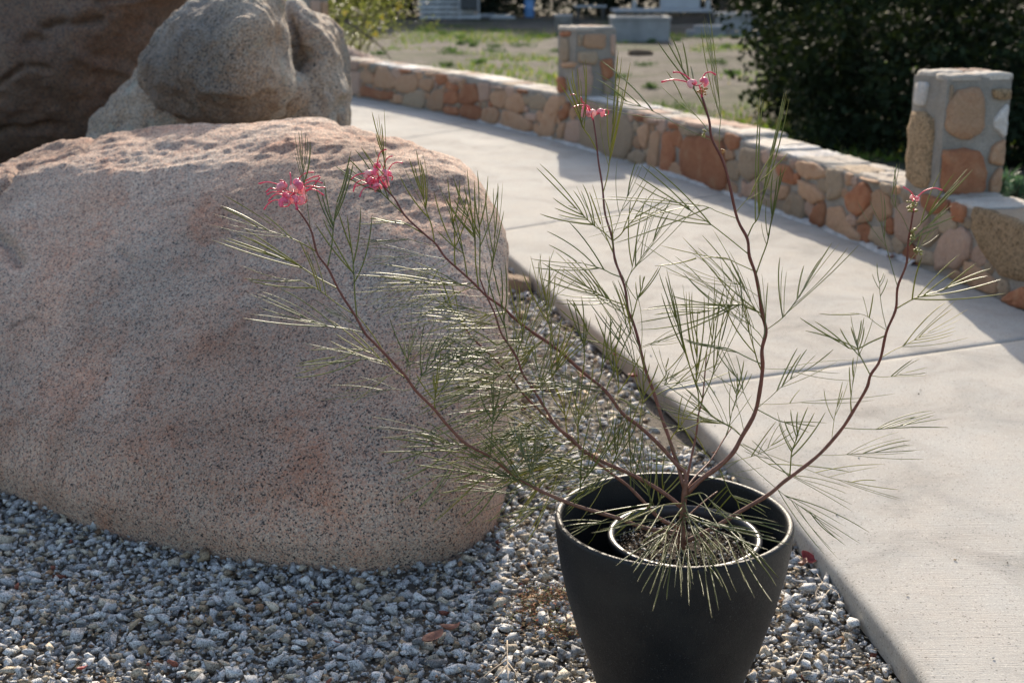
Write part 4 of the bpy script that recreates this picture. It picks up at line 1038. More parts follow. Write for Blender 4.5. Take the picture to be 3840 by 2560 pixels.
('E','s',(3192,1545),(3195,1460),[(3200,1340),(3185,1375),(3220,1320)]),
('E','s',(3112,1650),(3130,1560),[(3160,1430),(3180,1430),(3090,1460)]),
('E','s',(2955,1790),(2970,1690),[(2915,1545),(2965,1535),(3030,1525),(3095,1545),(2920,1580)]),
('E','s',(2955,1790),(2900,1730),[(2780,1660),(2790,1690),(2820,1650)]),
('E','s',(3399,990),(3450,930),[(3490,860),(3520,880),(3470,840)]),
('F','s',(2625,1540),(2610,1420),[(2560,1065),(2595,1095),(2640,1110),(2680,1030),(2530,1110)]),
('F','s',(2630,1500),(2680,1380),[(2745,1045),(2790,1080),(2720,1060),(2820,1100)]),
('F','s',(2635,1490),(2560,1290),[(2470,1020),(2500,1010),(2520,1080),(2480,1100)]),
('F','s',(2645,1370),(2670,1280),[(2690,1080),(2750,1100),(2660,1090)]),
('F','s',(2610,1630),None,[(2440,1560),(2400,1600),(2460,1500)]),
('F','s',(2582,1765),None,[(2420,1700),(2460,1660),(2390,1720),(2500,1640)]),
('G','s',(2745,1600),None,[(2560,1540),(2600,1580),(2520,1560),(2580,1500)]),
('G','s',(2720,1640),None,[(2770,1450),(2820,1480),(2740,1440)]),
('G','s',(2665,1725),None,[(2520,1640),(2560,1600),(2600,1620)]),
]
for k, c, b, fk, tp in LV: leaf(k, c, b, tp, fk)
# leaves drooping over the pot
drop = [((2556,1945),(2480,2010),[(2310,2120),(2375,2145),(2420,2090)]),((2556,1940),(2500,2060),[(2405,2220),(2447,2290),(2390,2180)]),((2558,1935),(2520,2070),[(2500,2250),(2480,2180),(2555,2235)]),
 ((2560,1935),(2580,2060),[(2585,2270),(2590,2210),(2640,2235),(2560,2120)]),((2562,1930),(2640,2040),[(2670,2315),(2740,2250),(2710,2200),(2690,2100)]),((2564,1925),(2720,2010),[(2762,2220),(2830,2240),(2795,2180)]),
 ((2566,1920),(2760,1990),[(2895,2255),(2920,2165),(2835,2135),(2870,2100)]),((2560,1945),(2640,1960),[(2840,2010),(2900,2000),(2960,2040),(2880,2060)]),((2560,1900),(2500,1990),[(2440,2090),(2480,2110),(2400,2040)]),
 ((2562,1880),(2600,2000),[(2650,2140),(2700,2120),(2620,2150)]),((2566,1870),(2700,1930),[(2950,1975),(2920,1960),(2980,2010),(2860,1960)]),((2558,1960),(2550,2060),[(2530,2200),(2560,2180),(2600,2190)]),
 ((2564,1890),(2470,1900),[(2380,1990),(2330,1960),(2420,2010)]),((2568,1860),(2640,1850),[(2740,1930),(2760,1990),(2700,1980)]),((2558,1930),(2460,1950),[(2250,1985),(2300,2010),(2135,1985)]),
 ((2560,1915),(2620,1980),[(2690,2060),(2740,2080),(2660,2080)])]
for b, fk, tp in drop: leaf('T', 's', b, tp, fk, R.uniform(-.32, -.25), .00145)
# short leaves inside the bush low down
for i in range(95):
    k = R.choice(['B', 'B2', 'B3', 'A', 'A', 'C', 'D', 'B2', 'B3']); P = stem_py[k]; q = crv(P, 60); j = R.randint(8, 46); b = q[j, :2]
    a_ = R.choice([R.uniform(150, 200), R.uniform(60, 110), R.uniform(190, 230)]); L = R.uniform(230, 380)
    if k in 'CD': a_ = R.choice([R.uniform(30, 80), R.uniform(110, 160)])
    tp = [(b[0] + L * R.uniform(.8, 1.1) * math.cos(math.radians(a_ + da)), b[1] - L * R.uniform(.8, 1.1) * math.sin(math.radians(a_ + da))) for da in (-17, -8, 0, 9, 18)[:R.randint(3, 5)]]
    leaf(k, 's', tuple(b), tp)

# ---- flowers
def petal_mesh(r):
    mb = MB(); P = []; rad = []
    for i in range(11):
        u_ = i / 10; a_ = math.radians(-70 + 250 * u_); rr_ = r * (.62 - .22 * u_)
        P.append((rr_ * math.cos(a_), 0, rr_ * math.sin(a_))); rad.append(r * (.16 + .34 * math.sin(math.pi * min(1, u_ * .85 + .12)) ** .8))
    mb.tube(P, rad, 9, 1, (0, 1, 0))
    return mesh('petal', mb.v, mb.f, True)
PM = [petal_mesh(.0072), petal_mesh(.0084), petal_mesh(.0094)]
def flower(c, stalk, Y, petals, styles, sty=.00075, scale=1.0):
    s0 = px(c, stalk[0])
    mb = MB(); mb.tube([D(*px(c, p), Y + .004 * i) for i, p in enumerate(stalk)], [.0020, .0016, .0012][:len(stalk)] if len(stalk) < 4 else .0014, 6)
    hub = stalk[-1]
    cen = D(*px(c, hub), Y)
    for p in petals:
        q = D(*px(c, p), Y + R.uniform(-.012, .012)); mb.tube([cen, (cen + q) / 2 + np.array([0, 0, -.002]), q], .0006, 4)
    fl_ = mb.build('flower', M['style'], plant, True)
    for p in petals:
        o = link('petal', R.choice(PM), M['petal'], fl_)
        o.location = D(*px(c, p), Y + R.uniform(-.012, .012)); dx = p[0] - hub[0]
        o.rotation_euler = (R.uniform(-.5, .5), R.uniform(-.6, .9) if dx > 0 else R.uniform(-.9, .6), (0 if dx > 0 else math.pi) + R.uniform(-.7, .7))
        s_ = R.uniform(.85, 1.15) * scale; o.scale = (s_, s_, s_)
    for pts_ in styles:
        y2 = Y + R.uniform(-.03, .02)
        q = crv([(*px(c, p), lerp(Y, y2, i / (len(pts_) - 1))) for i, p in enumerate(pts_)], 12)
        mb = MB(); mb.tube([D(*p) for p in q], [sty * (1.25 if i < 10 else 1.7) for i in range(12)], 6)
        mb.build('style', M['style'], fl_, True)
flower('a', [(795,575),(775,520),(762,450)], 2.08, [(685,405),(672,412),(780,378),(792,395),(705,468),(720,480),(712,522),(735,515),(838,482),(820,432),(790,440),(765,492),(805,500),(690,520),(760,420)],
 [[(690,400),(620,375),(560,365),(500,378)],[(690,410),(640,420),(590,412),(555,442)],[(690,440),(640,440),(600,440),(560,462)],[(700,465),(640,455),(600,475),(572,510)],[(690,505),(620,500),(570,530),(540,572)],[(740,400),(742,350),(735,295)],
  [(700,385),(690,360),(660,352)],[(790,380),(810,330),(860,295),(915,292)],[(830,370),(880,340),(920,325),(955,320)],[(830,390),(890,360),(940,358),(978,375)],[(840,400),(900,395),(950,405),(1000,405)],[(850,440),(890,420),(940,430),(990,465)],
  [(700,495),(668,510),(672,545),(715,548),(740,520)],[(820,500),(840,525),(865,500)],[(775,480),(785,530),(780,570)],[(850,430),(905,400),(960,330)]])
flower('a', [(1460,410),(1430,370),(1400,330)], 2.22, [(1340,308),(1325,315),(1392,255),(1340,355),(1355,368),(1388,402),(1445,318),(1470,310),(1380,372),(1440,295),(1450,345),(1385,290),(1400,415),(1450,380)],
 [[(1385,250),(1395,190),(1415,140),(1458,120)],[(1435,270),(1450,210),(1475,180),(1505,170)],[(1470,280),(1500,235),(1540,218),(1580,222)],[(1380,260),(1390,225),(1405,217)],[(1325,300),(1260,305),(1215,325),(1190,352)],[(1320,350),(1260,355),(1220,390),(1210,440)],
  [(1370,400),(1300,410),(1270,440),(1258,478)],[(1480,310),(1505,325),(1500,350)],[(1330,370),(1280,385),(1230,395),(1212,425)],[(1350,370),(1335,400),(1370,405),(1400,395)]])
flower('f', [(322,705),(318,690),(305,665)], 2.30, [(262,615),(258,640),(262,658),(300,655),(312,650),(370,650),(282,640)],
 [[(295,640),(275,590),(240,565),(230,530)],[(270,620),(250,590),(210,592),(168,606)],[(355,650),(400,625),(435,632),(430,660),(400,668)],[(150,512),(170,508),(195,516)],[(300,640),(290,600),(262,590)]])
flower('f', [(1138,535),(1130,480),(1115,440)], 2.06, [(1145,420),(1150,412),(1062,428),(1075,432)],
 [[(1140,390),(1165,350),(1205,343),(1240,362)],[(1070,420),(1030,380),(970,345),(918,342)],[(1070,430),(1010,412),(920,398),(832,416)]], .0009, .85)
flower('g', [(1522,1085),(1520,1030),(1518,990)], 1.98, [(1515,985),(1545,990)], [[(1525,975),(1500,935),(1448,902)],[(1555,975),(1600,935),(1680,910),(1742,928)],[(1530,970),(1540,990),(1560,985)]], .0007, .6)
# clusters of curled green buds
bm = bmesh.new(); bmesh.ops.create_icosphere(bm, subdivisions=1, radius=1); BV = [tuple(v_.co) for v_ in bm.verts]; BF = [tuple(v_.index for v_ in f_.verts) for f_ in bm.faces]; bm.free()
def buds(c, box, n, Y, mat='bud', r=.0026):
    x0, y0, x1, y1 = box; mb = MB()
    a_ = D(*px(c, ((x0 + x1) / 2, y1 + 6)), Y); mb.tube([a_, D(*px(c, ((x0 + x1) / 2, (y0 + y1) / 2)), Y), D(*px(c, ((x0 + x1) / 2, y0)), Y)], .0009, 5)
    for i in range(n):
        p = D(*px(c, (R.uniform(x0, x1), R.uniform(y0, y1))), Y + R.uniform(-.008, .008)); s_ = r * R.uniform(.7, 1.2)
        mb.add([(p[0] + s_ * x, p[1] + s_ * y, p[2] + s_ * .8 * z) for x, y, z in BV], BF)
    mb.build('bud_cluster', M[mat], plant, True)
buds('g', (1468, 1010, 1552, 1085), 22, 1.98); buds('g', (1505, 1215, 1548, 1298), 20, 1.98); buds('g', (1520, 1362, 1580, 1405), 12, 1.975)
buds('f', (1140, 770, 1170, 830), 14, 2.055, 'bud', .0018); buds('f', (1285, 918, 1308, 950), 9, 2.055, 'bud_o', .0018); buds('f', (1105, 455, 1178, 512), 12, 2.06, 'bud_o', .0024)

# ------------------------------------------------------------------ leaves and litter on the ground
def dry_leaf(p, L, az, curl, mat, label, tilt=.2, group=None):
    V = []; Fc = []; n = 9
    for i in range(n):
        u_ = i / (n - 1); w = L * .30 * math.sin(math.pi * (u_ * .94 + .03)) ** .8
        z0 = curl * L * (u_ - .5) ** 2 * 2
        for s_ in (-1, -.5, 0, .5, 1): V.append(((u_ - .5) * L, s_ * w * (1 + .12 * math.sin(9 * u_ + s_)), z0 + abs(s_) * w * (.55 + .25 * math.sin(5 * u_))))
    Fc = [(i * 5 + k, i * 5 + k + 1, i * 5 + 6 + k, i * 5 + 5 + k) for i in range(n - 1) for k in range(4)]
    o = link('fallen_leaf', mesh('fallen_leaf', V, Fc, True), M[mat]); o.location = tuple(p); o.rotation_euler = (R.uniform(-tilt, tilt), R.uniform(-tilt, tilt), az)
    md = o.modifiers.new('t', 'SOLIDIFY'); md.thickness = .0006
    return tag(o, label, 'leaf', group)
dry_leaf(G(1625, 2400, .014), .050, .75, .5, 'dry_leaf', 'curled red-brown dry leaf on the shaded grey gravel', .25)
dry_leaf(G(1690, 2362, .017), .040, .15, .7, 'dry_leaf', 'smaller dry leaf overlapping the curled red-brown one', .25)
dry_leaf(G(2320, 1340, .012), .055, .6, .6, 'red_leaf', 'crimson leaf on gravel against the path edge, beyond the planter')
dry_leaf(G(2382, 1414, .012), .045, .2, .6, 'red_leaf', 'smaller crimson leaf on gravel by the path edge behind the planter')
dry_leaf(G(3035, 2098, .012), .040, -.9, .7, 'red_leaf', 'glossy red leaf between planter and path kerb', .5)
dry_leaf(G(3012, 2120, .010), .034, .9, .7, 'dry_leaf', 'dark maroon leaf beside the glossy red one by the planter', .5)
dry_leaf(G(2690, 1700, .012), .030, .3, .5, 'dry_leaf', 'brick-red leaf on gravel just behind the planter rim', .4)
dry_leaf(G(690, 2030, .016), .034, 2.0, .5, 'dry_leaf', 'rusty leaf leaning at the foot of the pink boulder', .7)
dry_leaf(G(310, 2508, .012), .020, .4, .5, 'red_leaf', 'tiny bright red leaf scrap on the sunlit gravel', .5)
for i, (x, y) in enumerate([(3245, 912), (3278, 925), (3300, 938), (3352, 962), (3340, 968)]):
    dry_leaf(G(x, y, ZS + .006), R.uniform(.03, .05), R.uniform(0, 3), .6, 'dry_leaf', 'fallen brownish leaf on the path at the foot of the wall', .3, 'leaves blown against the wall')
# pale dry twigs
def twig(name, lines, z, r, label, mat='twig'):
    mb = MB()
    for l in lines:
        q = crv([(*G(*p, z + R.uniform(0, .012)),) for p in l], 8); mb.tube(q, [lerp(r, r * .45, i / 7) for i in range(8)], 5)
    return tag(mb.build(name, M[mat], None, True), label, 'twig')
twig('dry_twig', [[(1902,2400),(1903,2470),(1906,2560)],[(1903,2470),(1860,2500),(1800,2545)],[(1904,2490),(1870,2530),(1850,2560)],[(1903,2480),(1930,2515),(1950,2540)],[(1903,2440),(1880,2470)]], .014, .0014, 'pale branching dry twig on the gravel in front of the planter')
twig('root_fibre', [[(3064,2150),(3090,2190),(3140,2220),(3150,2260)],[(3085,2180),(3060,2220),(3065,2250)],[(3110,2210),(3070,2260),(3050,2285)]], .014, .0011, 'stringy pale root fibre on the gravel by the kerb')
twig('dry_stalk', [[(3020,2430),(2985,2490),(2945,2550)]], .016, .0011, 'single straw stalk on the gravel right of the planter')
# mossy, leafy crumbs by the planter and scraps on the path
def flakes(name, pos, size, cl, label, cat):
    N = len(pos); r = np.random.default_rng(4); d1 = r.normal(size=(N, 3)); d1 /= np.linalg.norm(d1, axis=1)[:, None]; d2 = np.cross(d1, r.normal(size=(N, 3))); d2 /= np.linalg.norm(d2, axis=1)[:, None]
    d1[:, 2] *= .5; d2[:, 2] *= .5; s_ = size[:, None]
    V = np.stack([pos - d1 * s_, pos + d2 * s_ * .4, pos + d1 * s_, pos - d2 * s_ * .4], 1).reshape(-1, 3); f_ = np.arange(4 * N).reshape(N, 4)
    return tag(link(name, mesh_np(name, V, f_, np.repeat(cl, 4, 0)), M['litter']), label, cat, kind='stuff')
N = 2600; pc = rng.choice(3, N, p=[.5, .3, .2]); cen = np.array([G(2060, 2250)[:2], G(2110, 2370)[:2], G(1985, 2310)[:2]]); sg = np.array([(.05, .035), (.06, .03), (.03, .03)])
xy = cen[pc] + rng.normal(size=(N, 2)) * sg[pc] * .75; pos = np.column_stack([xy, rng.uniform(.0, .018, N)])
pal = np.array([(.22, .09, .045), (.15, .10, .04), (.10, .11, .03), (.30, .15, .06), (.08, .05, .03), (.32, .06, .03)])
flakes('moss_litter', pos, rng.uniform(.002, .006, N), pal[rng.choice(6, N, p=[.28, .24, .18, .14, .13, .03])], 'reddish moss and leaf crumbs on the gravel beside the planter', 'litter')
N = 60; sp_ = []
while len(sp_) < N:
    x, y = rng.uniform(2700, 3840), rng.uniform(1250, 2500); g_ = G(x, y, ZS + .003)
    if g_[0] > leftx(g_[1]) + .05 and g_[0] < wallx(g_[1]) - .05: sp_.append(g_)
for x, y in [(3403, 2228), (3778, 2108), (3452, 1462), (3445, 1476)]: sp_ += [G(x, y, ZS + .003)] * 3
sp_ = np.array(sp_); flakes('path_crumbs', sp_, np.where(np.arange(len(sp_)) < N, rng.uniform(.0012, .003, len(sp_)), .005), np.tile((.10, .075, .05), (len(sp_), 1)) * rng.uniform(.5, 1.4, (len(sp_), 1)), 'tiny dark leaf crumbs scattered on the pale path', 'litter')

# ------------------------------------------------------------------ vegetation helpers
def leaves_mesh(pos, nrm_bias, ln, wd, tint, seed=1):
    r = np.random.default_rng(seed); N = len(pos)
    d = r.normal(size=(N, 3)) + nrm_bias; d /= np.linalg.norm(d, axis=1)[:, None]
    s_ = np.cross(d, r.normal(size=(N, 3))); s_ /= np.linalg.norm(s_, axis=1)[:, None]; n_ = np.cross(d, s_)
    L = (ln * r.uniform(.7, 1.25, N))[:, None]; w = (wd * r.uniform(.7, 1.25, N))[:, None]
    V = np.stack([pos, pos + d * L * .5 + s_ * w * .5 + n_ * w * .12, pos + d * L, pos + d * L * .5 - s_ * w * .5 + n_ * w * .12], 1).reshape(-1, 3)
    return mesh_np('crown', V, np.arange(4 * N).reshape(N, 4), np.repeat(tint, 4, 0))
def clumps(centres, rad, per, seed):
    r = np.random.default_rng(seed); n = len(centres)
    p = r.normal(size=(n, per, 3)); p /= np.linalg.norm(p, axis=2)[..., None]; p *= (r.random((n, per, 1)) ** .45)
    return (centres[:, None, :] + p * np.asarray(rad).reshape(-1, 1, 1)).reshape(-1, 3)
def limbs(name, base, tips, r0, mat, parent):
    mb = MB(); top = np.array(base) + np.array([0, 0, .45 * (np.mean([t_[2] for t_ in tips]) - base[2])])
    mb.tube(crv([base, lerp(np.array(base), top, .5) + np.array([.04, 0, 0]), top], 8), [lerp(r0, r0 * .7, i / 7) for i in range(8)], 8)
    for t_ in tips: mb.tube(crv([top - np.array([0, 0, .05]), lerp(top, np.array(t_), .5) + np.array([0, 0, .1]), t_], 6), [lerp(r0 * .6, r0 * .15, i / 5) for i in range(6)], 6)
    return mb.build(name, mat, parent, True)

# big dark oak shrub behind the wall on the right
r = np.random.default_rng(5)
sh = tag(empty('oak_shrub', (5.3, 11.4, -.15), True), 'large dense dark green oak shrub behind the wall', 'shrub')
C0 = []
while len(C0) < 3000:
    q = r.normal(size=3); q /= np.linalg.norm(q); q *= r.uniform(.80, 1.03) if r.random() < .8 else r.uniform(.3, .8)
    p = np.array([5.7, 11.2, .8]) + np.sign(q) * np.abs(q) ** .72 * np.array([3.6, 2.3, 1.75]) * (1 + .13 * float(vnoise(q[None] * 2.6 + 9, 5)[0])); p[0] += .25 * math.sin(p[2] * 4.2) * (q[0] < 0)
    if p[2] < -.1: p[2] = r.uniform(-.1, .9)
    if p[2] > 1.3 and r.random() < .5: continue
    if p[1] > 12.3 and r.random() < .6: continue
    C0.append(p)
C0 = np.array(C0); pos = clumps(C0, r.uniform(.10, .24, len(C0)), 34, 6)
tn = np.repeat(r.uniform(.55, 1.35, len(C0)), 34)[:, None] * np.ones((1, 3)) * r.uniform(.8, 1.2, (len(pos), 1))
link('crown', leaves_mesh(pos, np.array([0, -.2, -.2]), .066, .044, tn, 3), M['oak_leaf'], sh)
limbs('trunk', (5.3, 11.5, -.2), [(4.0, 11.2, 1.4), (6.4, 11.3, 1.6), (5.4, 12.0, 1.9), (4.6, 10.7, 1.2), (7.2, 11.6, 1.3)], .11, M['bark'], sh)
# wispy yellow-flowered shrub left, behind the wall
ws = tag(empty('wispy_shrub', (-1.6, 14.6, -.15), True), 'wispy yellow-green shrub with a few yellow blossoms behind the wall', 'shrub')
cen = []
mb = MB()
for i in range(46):
    b = np.array([-2.6 + r.uniform(-.9, .9), 16.6 + r.uniform(-.5, .5), -.15]); tp = b + np.array([r.uniform(-1.0, 1.6), r.uniform(-1.0, .4), r.uniform(.5, 1.5)])
    q = crv([b, lerp(b, tp, .5) + np.array([0, 0, .22]), tp], 9); mb.tube(q, [lerp(.010, .003, k / 8) for k in range(9)], 4); cen += list(q[2:])
arch = [D(1290, 75, 14.4), D(1370, 130, 14.2), D(1430, 178, 14.0), D(1465, 222, 13.8)]
mb.build('branches', M['bark'], ws)
mb = MB(); mb.tube(crv(arch, 10), [lerp(.012, .006, i / 9) for i in range(10)], 5); mb.build('branch', M['bark'], ws)
cen = np.array(cen); pos = clumps(cen, np.full(len(cen), .13), 26, 9)
link('crown', leaves_mesh(pos, np.array([0, 0, .3]), .05, .014, np.ones((len(pos), 3)) * r.uniform(.6, 1.4, (len(pos), 1)), 5), M['wisp_leaf'], ws)
for x, y in [(1492, 25), (1410, 130), (1292, 48), (1435, 62), (1385, 95)]:
    mb = MB(); p = D(x, y, 15.2)
    for k in range(7):
        q = p + r.normal(size=3) * .018; mb.add([(q[0] + .014 * a, q[1] + .014 * b, q[2] + .014 * c_) for a, b, c_ in BV], BF)
    mb.build('blossom', M['yellow'], ws)
# green needle sprigs beyond the right pillar
sg_ = tag(empty('pine_sprig', (2.55, 6.2, -.14), True), 'blue-green pine-like sprigs sprouting behind the wall beside the pillar', 'plant')
mbt = MB(); P = []
for x, y in [(3752, 715), (3768, 665), (3790, 655), (3806, 690), (3822, 700), (3780, 700), (3838, 725), (3798, 725)]:
    tp = D(x, y, 5.75 + r.uniform(-.12, .12)); b = np.array([2.15 + r.uniform(-.08, .08), 5.95, -.12]); q = crv([b, lerp(b, tp, .6) + np.array([.02, 0, .02]), tp], 7); mbt.tube(q, .004, 4)
    for k in range(130): P.append(lerp(q[4], q[6], r.random()))
mbt.build('stems', M['bark'], sg_)
P = np.array(P); link('needles', leaves_mesh(P, np.array([.5, -.1, .9]), .06, .006, np.ones((len(P), 3)) * r.uniform(.7, 1.5, (len(P), 1)), 8), M['sprig'], sg_)

# far dark trees
def tree(x, y, rx, h, label, mat, n=420, trunk=None, low=-.2, lf=.22, per=34, group=None, seed=0):
    r = np.random.default_rng(100 + seed); t_ = tag(empty('tree', (x, y, -.15), True), label, 'tree', group)
    q = r.normal(size=(n, 3)); q /= np.linalg.norm(q, axis=1)[:, None]; q *= r.uniform(.6, 1.03, (n, 1))
    zc = (h + low) / 2; c_ = np.array([x, y, zc]) + q * np.array([rx, rx * .7, (h - low) / 2]); c_[:, 2] = np.where(c_[:, 2] < low + .9, low + r.random(n) * .9, c_[:, 2])
    pos = clumps(c_, r.uniform(.35, .7, n) * min(1, rx / 2.5), per, seed)
    pos[:, 2] = np.maximum(pos[:, 2], low + .02)
    tn = np.repeat(r.uniform(.5, 1.3, n), per)[:, None] * np.ones((1, 3))
    link('crown', leaves_mesh(pos, np.array([0, 0, -.1]), lf, lf * .55, tn, seed), M[mat], t_)
    tr = trunk or .22
    limbs('trunk', (x, y - (rx * .75 if trunk else 0), -.3), [(x + a * rx * .5, y, h * .7) for a in (-1, -.3, .4, 1)], tr, M['bark'], t_)
tree(-.6, 39, 2.6, 5.0, 'dark evergreen tree behind the pale timber stack', 'dark_leaf', seed=1)
tree(2.6, 38.5, 2.8, 6.0, 'dark evergreen tree behind the blue barrel', 'dark_leaf', 520, seed=2)
tree(5.9, 40, 2.8, 6.5, 'dark spreading tree with a bare grey trunk behind the concrete trough', 'dark_leaf', 520, .13, seed=3)
tree(-6.5, 37, 3.2, 4.5, 'lighter green tree behind the wispy shrub', 'bright_leaf', 420, seed=4)
tree(8.6, 35, 2.0, 4.5, 'bright green tree beyond the stone slabs', 'bright_leaf', 420, seed=5)
tree(11.5, 36, 2.6, 5.0, 'dark tree partly hidden by the big oak shrub', 'dark_leaf', 360, seed=6)
tree(-3.6, 38, 2.4, 5.0, 'dark rounded tree left of the timber stack', 'dark_leaf', 420, seed=7)
# low grass and weeds
N = 26000; X = r.uniform(-7, 9, N * 3); Y = 9.5 + (r.random(N * 3) ** 1.5) * 24
ok = (X > wallx(np.minimum(Y, 14.0)) + .4) & (np.abs(X) < Y * .42 + 1.5)
den = fbm(np.stack([X * .55, Y * .55, X * 0], 1), 3, 17) + .35 * (Y < 15) + .15 * (X < 1.2) - .16; ok &= den + r.uniform(-.25, .25, len(X)) > .12
X, Y = X[ok][:N], Y[ok][:N]; pos = np.stack([X, Y, fieldz(X, Y) - .005], 1)
tn = np.array([(.10, .15, .025)]) * r.uniform(.6, 1.5, (len(pos), 1)); tn[r.random(len(pos)) < .2] = (.24, .21, .09)
nt_ = 90; tx = r.uniform(-5, 7, nt_); ty = r.uniform(10.5, 30, nt_); okt = tx > wallx(np.minimum(ty, 14.0)) + .5; tc = np.stack([tx, ty, tx * 0 - .13], 1)[okt]
tp_ = clumps(tc, r.uniform(.08, .28, len(tc)), 70, 21); tp_[:, 2] = fieldz(tp_[:, 0], tp_[:, 1]); pos = np.vstack([pos, tp_]); tn = np.vstack([tn, np.array([(.05, .085, .03)]) * r.uniform(.6, 1.4, (len(tp_), 1))])
me = leaves_mesh(pos, np.array([0, 0, 1.6]), .085, .016, tn, 12)
tag(link('field_weeds', me, M['grass']), 'patchy green weeds and grass in the field', 'grass', kind='stuff')

# ------------------------------------------------------------------ things standing far out in the field
def gp(x, y): return G(x, y, -.14)
c0 = gp(2395, 160)
tr_ = tag(empty('concrete_trough', tuple(c0)), 'grey concrete trough standing in the field', 'trough'); w_, d_, h_ = .52, .42, .42
mb = MB()
for a, b in (((-w_, w_), (-d_, -d_ + .07)), ((-w_, w_), (d_ - .07, d_)), ((-w_, -w_ + .07), (-d_ + .07, d_ - .07)), ((w_ - .07, w_), (-d_ + .07, d_ - .07)), ((-w_ + .07, w_ - .07), (-d_ + .07, d_ - .07))):
    mb.box(a[0], a[1], b[0], b[1], -.03, h_ if (a, b) != ((-w_ + .07, w_ - .07), (-d_ + .07, d_ - .07)) else .1)
mb.build('body', M['old_concrete'], tr_)
mb = MB(); mb.box(-w_ - .02, w_ + .02, -d_ - .02, -d_ + .085, h_, h_ + .05).box(-w_ - .02, w_ + .02, d_ - .085, d_ + .02, h_, h_ + .05).box(-w_ - .02, -w_ + .085, -d_ + .086, d_ - .086, h_, h_ + .05).box(w_ - .085, w_ + .02, -d_ + .086, d_ - .086, h_, h_ + .05)
mb.build('rim', M['old_concrete'], tr_)
c0 = gp(2800, 128)
bl = tag(empty('concrete_block', tuple(c0)), 'long grey concrete block lying at the edge of the shrub', 'block')
mb = MB(); mb.box(-.62, .62, -.3, .3, -.05, .36).box(-.66, .66, -.34, .34, .36, .43); mb.build('body', M['old_concrete'], bl)
c0 = gp(2650, 134)
for k, (dx, w_, z0, z1, lb) in enumerate(((0, .42, -.03, .11, 'flat grey stone slab on the ground beside the concrete block'), (.06, .34, .111, .20, 'smaller stone slab stacked on top of the flat one'))):
    mb = MB(); n = 11; ring = [(dx + w_ * math.cos(6.283 * i / n) * R.uniform(.88, 1.05), .3 * math.sin(6.283 * i / n) * R.uniform(.88, 1.05)) for i in range(n)]
    V = [(a, b, z0) for a, b in ring] + [(a, b, z1 - .02) for a, b in ring] + [(a * .93, b * .93, z1) for a, b in ring]
    mb.add(V, [(j * n + i, j * n + (i + 1) % n, j * n + n + (i + 1) % n, j * n + n + i) for j in (0, 1) for i in range(n)] + [tuple(2 * n + i for i in range(n))])
    o = mb.build('stone_slab', M['old_concrete']); o.location = tuple(c0); tag(o, lb, 'slab')
c0 = gp(2112, 128)
bk = tag(empty('bucket', tuple(c0)), 'white bucket standing in the field just behind the middle pillar', 'bucket')
mb = MB(); mb.lathe([(.002, 0), (.15, 0), (.19, .36), (.20, .365), (.20, .385), (.18, .385), (.14, .02), (.002, .02)], 24); mb.build('body', M['white_paint'], bk, True)
mb = MB(); mb.tube(crv([(-.2, 0, .36), (-.14, -.16, .28), (0, -.235, .2), (.14, -.16, .28), (.2, 0, .36)], 12), .006, 6); mb.build('handle', M['dark_metal'], bk, True)
c0 = gp(1985, 66)
br_ = tag(empty('barrel', tuple(c0)), 'upright blue barrel before the dark trees', 'barrel')
mb = MB(); mb.lathe([(.002, 0), (.13, 0), (.14, .02), (.14, .22), (.148, .24), (.14, .26), (.14, .5), (.148, .52), (.14, .54), (.14, .72), (.12, .75), (.002, .75)], 24); mb.build('body', M['blue_plastic'], br_, True)
c0 = gp(1682, 70)
sk = tag(empty('timber_stack', tuple(c0)), 'stack of pale grey boards beyond the field', 'stack')
for k in range(6):
    mb = MB(); mb.box(-.75 + R.uniform(-.05, .05), .75 + R.uniform(-.05, .05), -.4, .4, k * .13, k * .13 + .095); mb.build('board', M['pale_board'], sk)
for k in range(5):
    for x in (-.6, 0, .6):
        mb = MB(); mb.box(x - .05, x + .05, -.38, .38, k * .13 + .0955, k * .13 + .1295); mb.build('spacer', M['dark_metal'], sk)
c0 = gp(1760, 74)
ch = tag(empty('cart', tuple(c0)), 'dark cart with a white frame beside the timber stack', 'cart')
mb = MB(); mb.box(-.22, .22, -.25, .25, .28, .75); mb.build('tub', M['dark_metal'], ch)
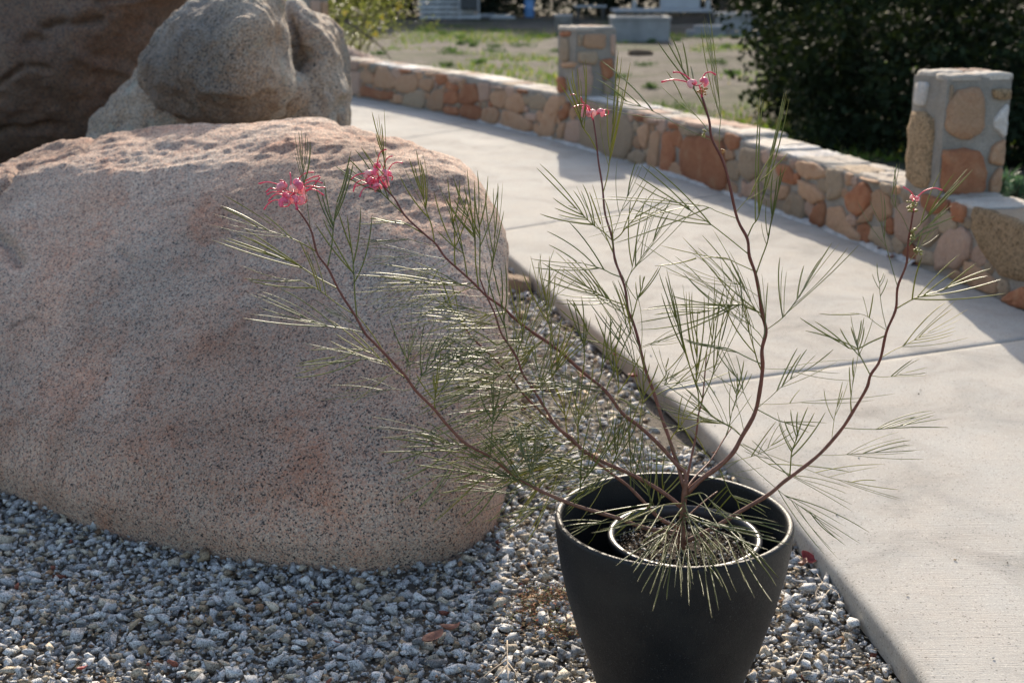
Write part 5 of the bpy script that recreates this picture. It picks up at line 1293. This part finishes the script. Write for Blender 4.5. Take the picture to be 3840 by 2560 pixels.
for x in (-.25, .25):
    mb = MB(); mb.tube([(x, -.27, 0), (x, -.27, .8), (x, .27, .8)], .022, 6); mb.build('leg', M['white_paint'], ch)
mb = MB(); mb.box(-.3, .3, -.32, .2, .03, .11); mb.build('tray', M['white_paint'], ch)
for x, y, w_ in ((1825, 66, .32), (1880, 70, .34)):
    mb = MB(); mb.box(-w_, w_, -.2, .2, 0, .05).box(-w_ * .8, w_ * .7, -.16, .18, .051, .09); o = mb.build('white_panel', M['white_paint']); o.location = tuple(gp(x, y)); o.rotation_euler[2] = R.uniform(-.3, .3)
    tag(o, 'white panels lying flat on the ground near the cart', 'panel', 'panels by the cart')
c0 = gp(2213, 72)
tb = tag(empty('bench', tuple(c0)), 'small white topped bench before the dark trees', 'bench')
mb = MB(); mb.box(-.42, .42, -.16, .16, .30, .35); mb.build('seat', M['white_paint'], tb)
for x in (-.33, .33):
    mb = MB(); mb.box(x - .03, x + .03, -.13, .13, 0, .2995); mb.build('leg', M['dark_metal'], tb)
c0 = gp(2520, 84)
tl = tag(empty('display_rack', tuple(c0)), 'low white rack with a tall back panel behind the concrete trough', 'rack')
mb = MB(); mb.box(-1.5, .95, -.6, .6, .26, .32); mb.build('shelf', M['white_paint'], tl)
mb = MB(); mb.box(-.25, .75, .5, .58, .325, 1.5); mb.build('back_panel', M['white_paint'], tl)
for x in (-1.4, -.3, .85):
    mb = MB(); mb.box(x - .05, x + .05, -.55, -.45, -.02, .2595); mb.build('leg', M['dark_metal'], tl)
for x in (-1.0, .8):
    mb = MB(); mb.box(x - .05, x + .05, -.6, -.5, .3205, .54); mb.build('post', M['white_paint'], tl)
# log and clods
c0 = gp(2400, 214)
mb = MB(); q = crv([(-.17, 0, .05), (-.05, .03, .06), (.08, .0, .055), (.19, .04, .05)], 9); mb.tube(q, [.05, .058, .055, .06, .056, .058, .052, .05, .04], 9)
o = mb.build('log', M['litter_brown'], None, True); o.location = tuple(c0); tag(o, 'short dark log lying on the bare soil right of the middle pillar', 'log')
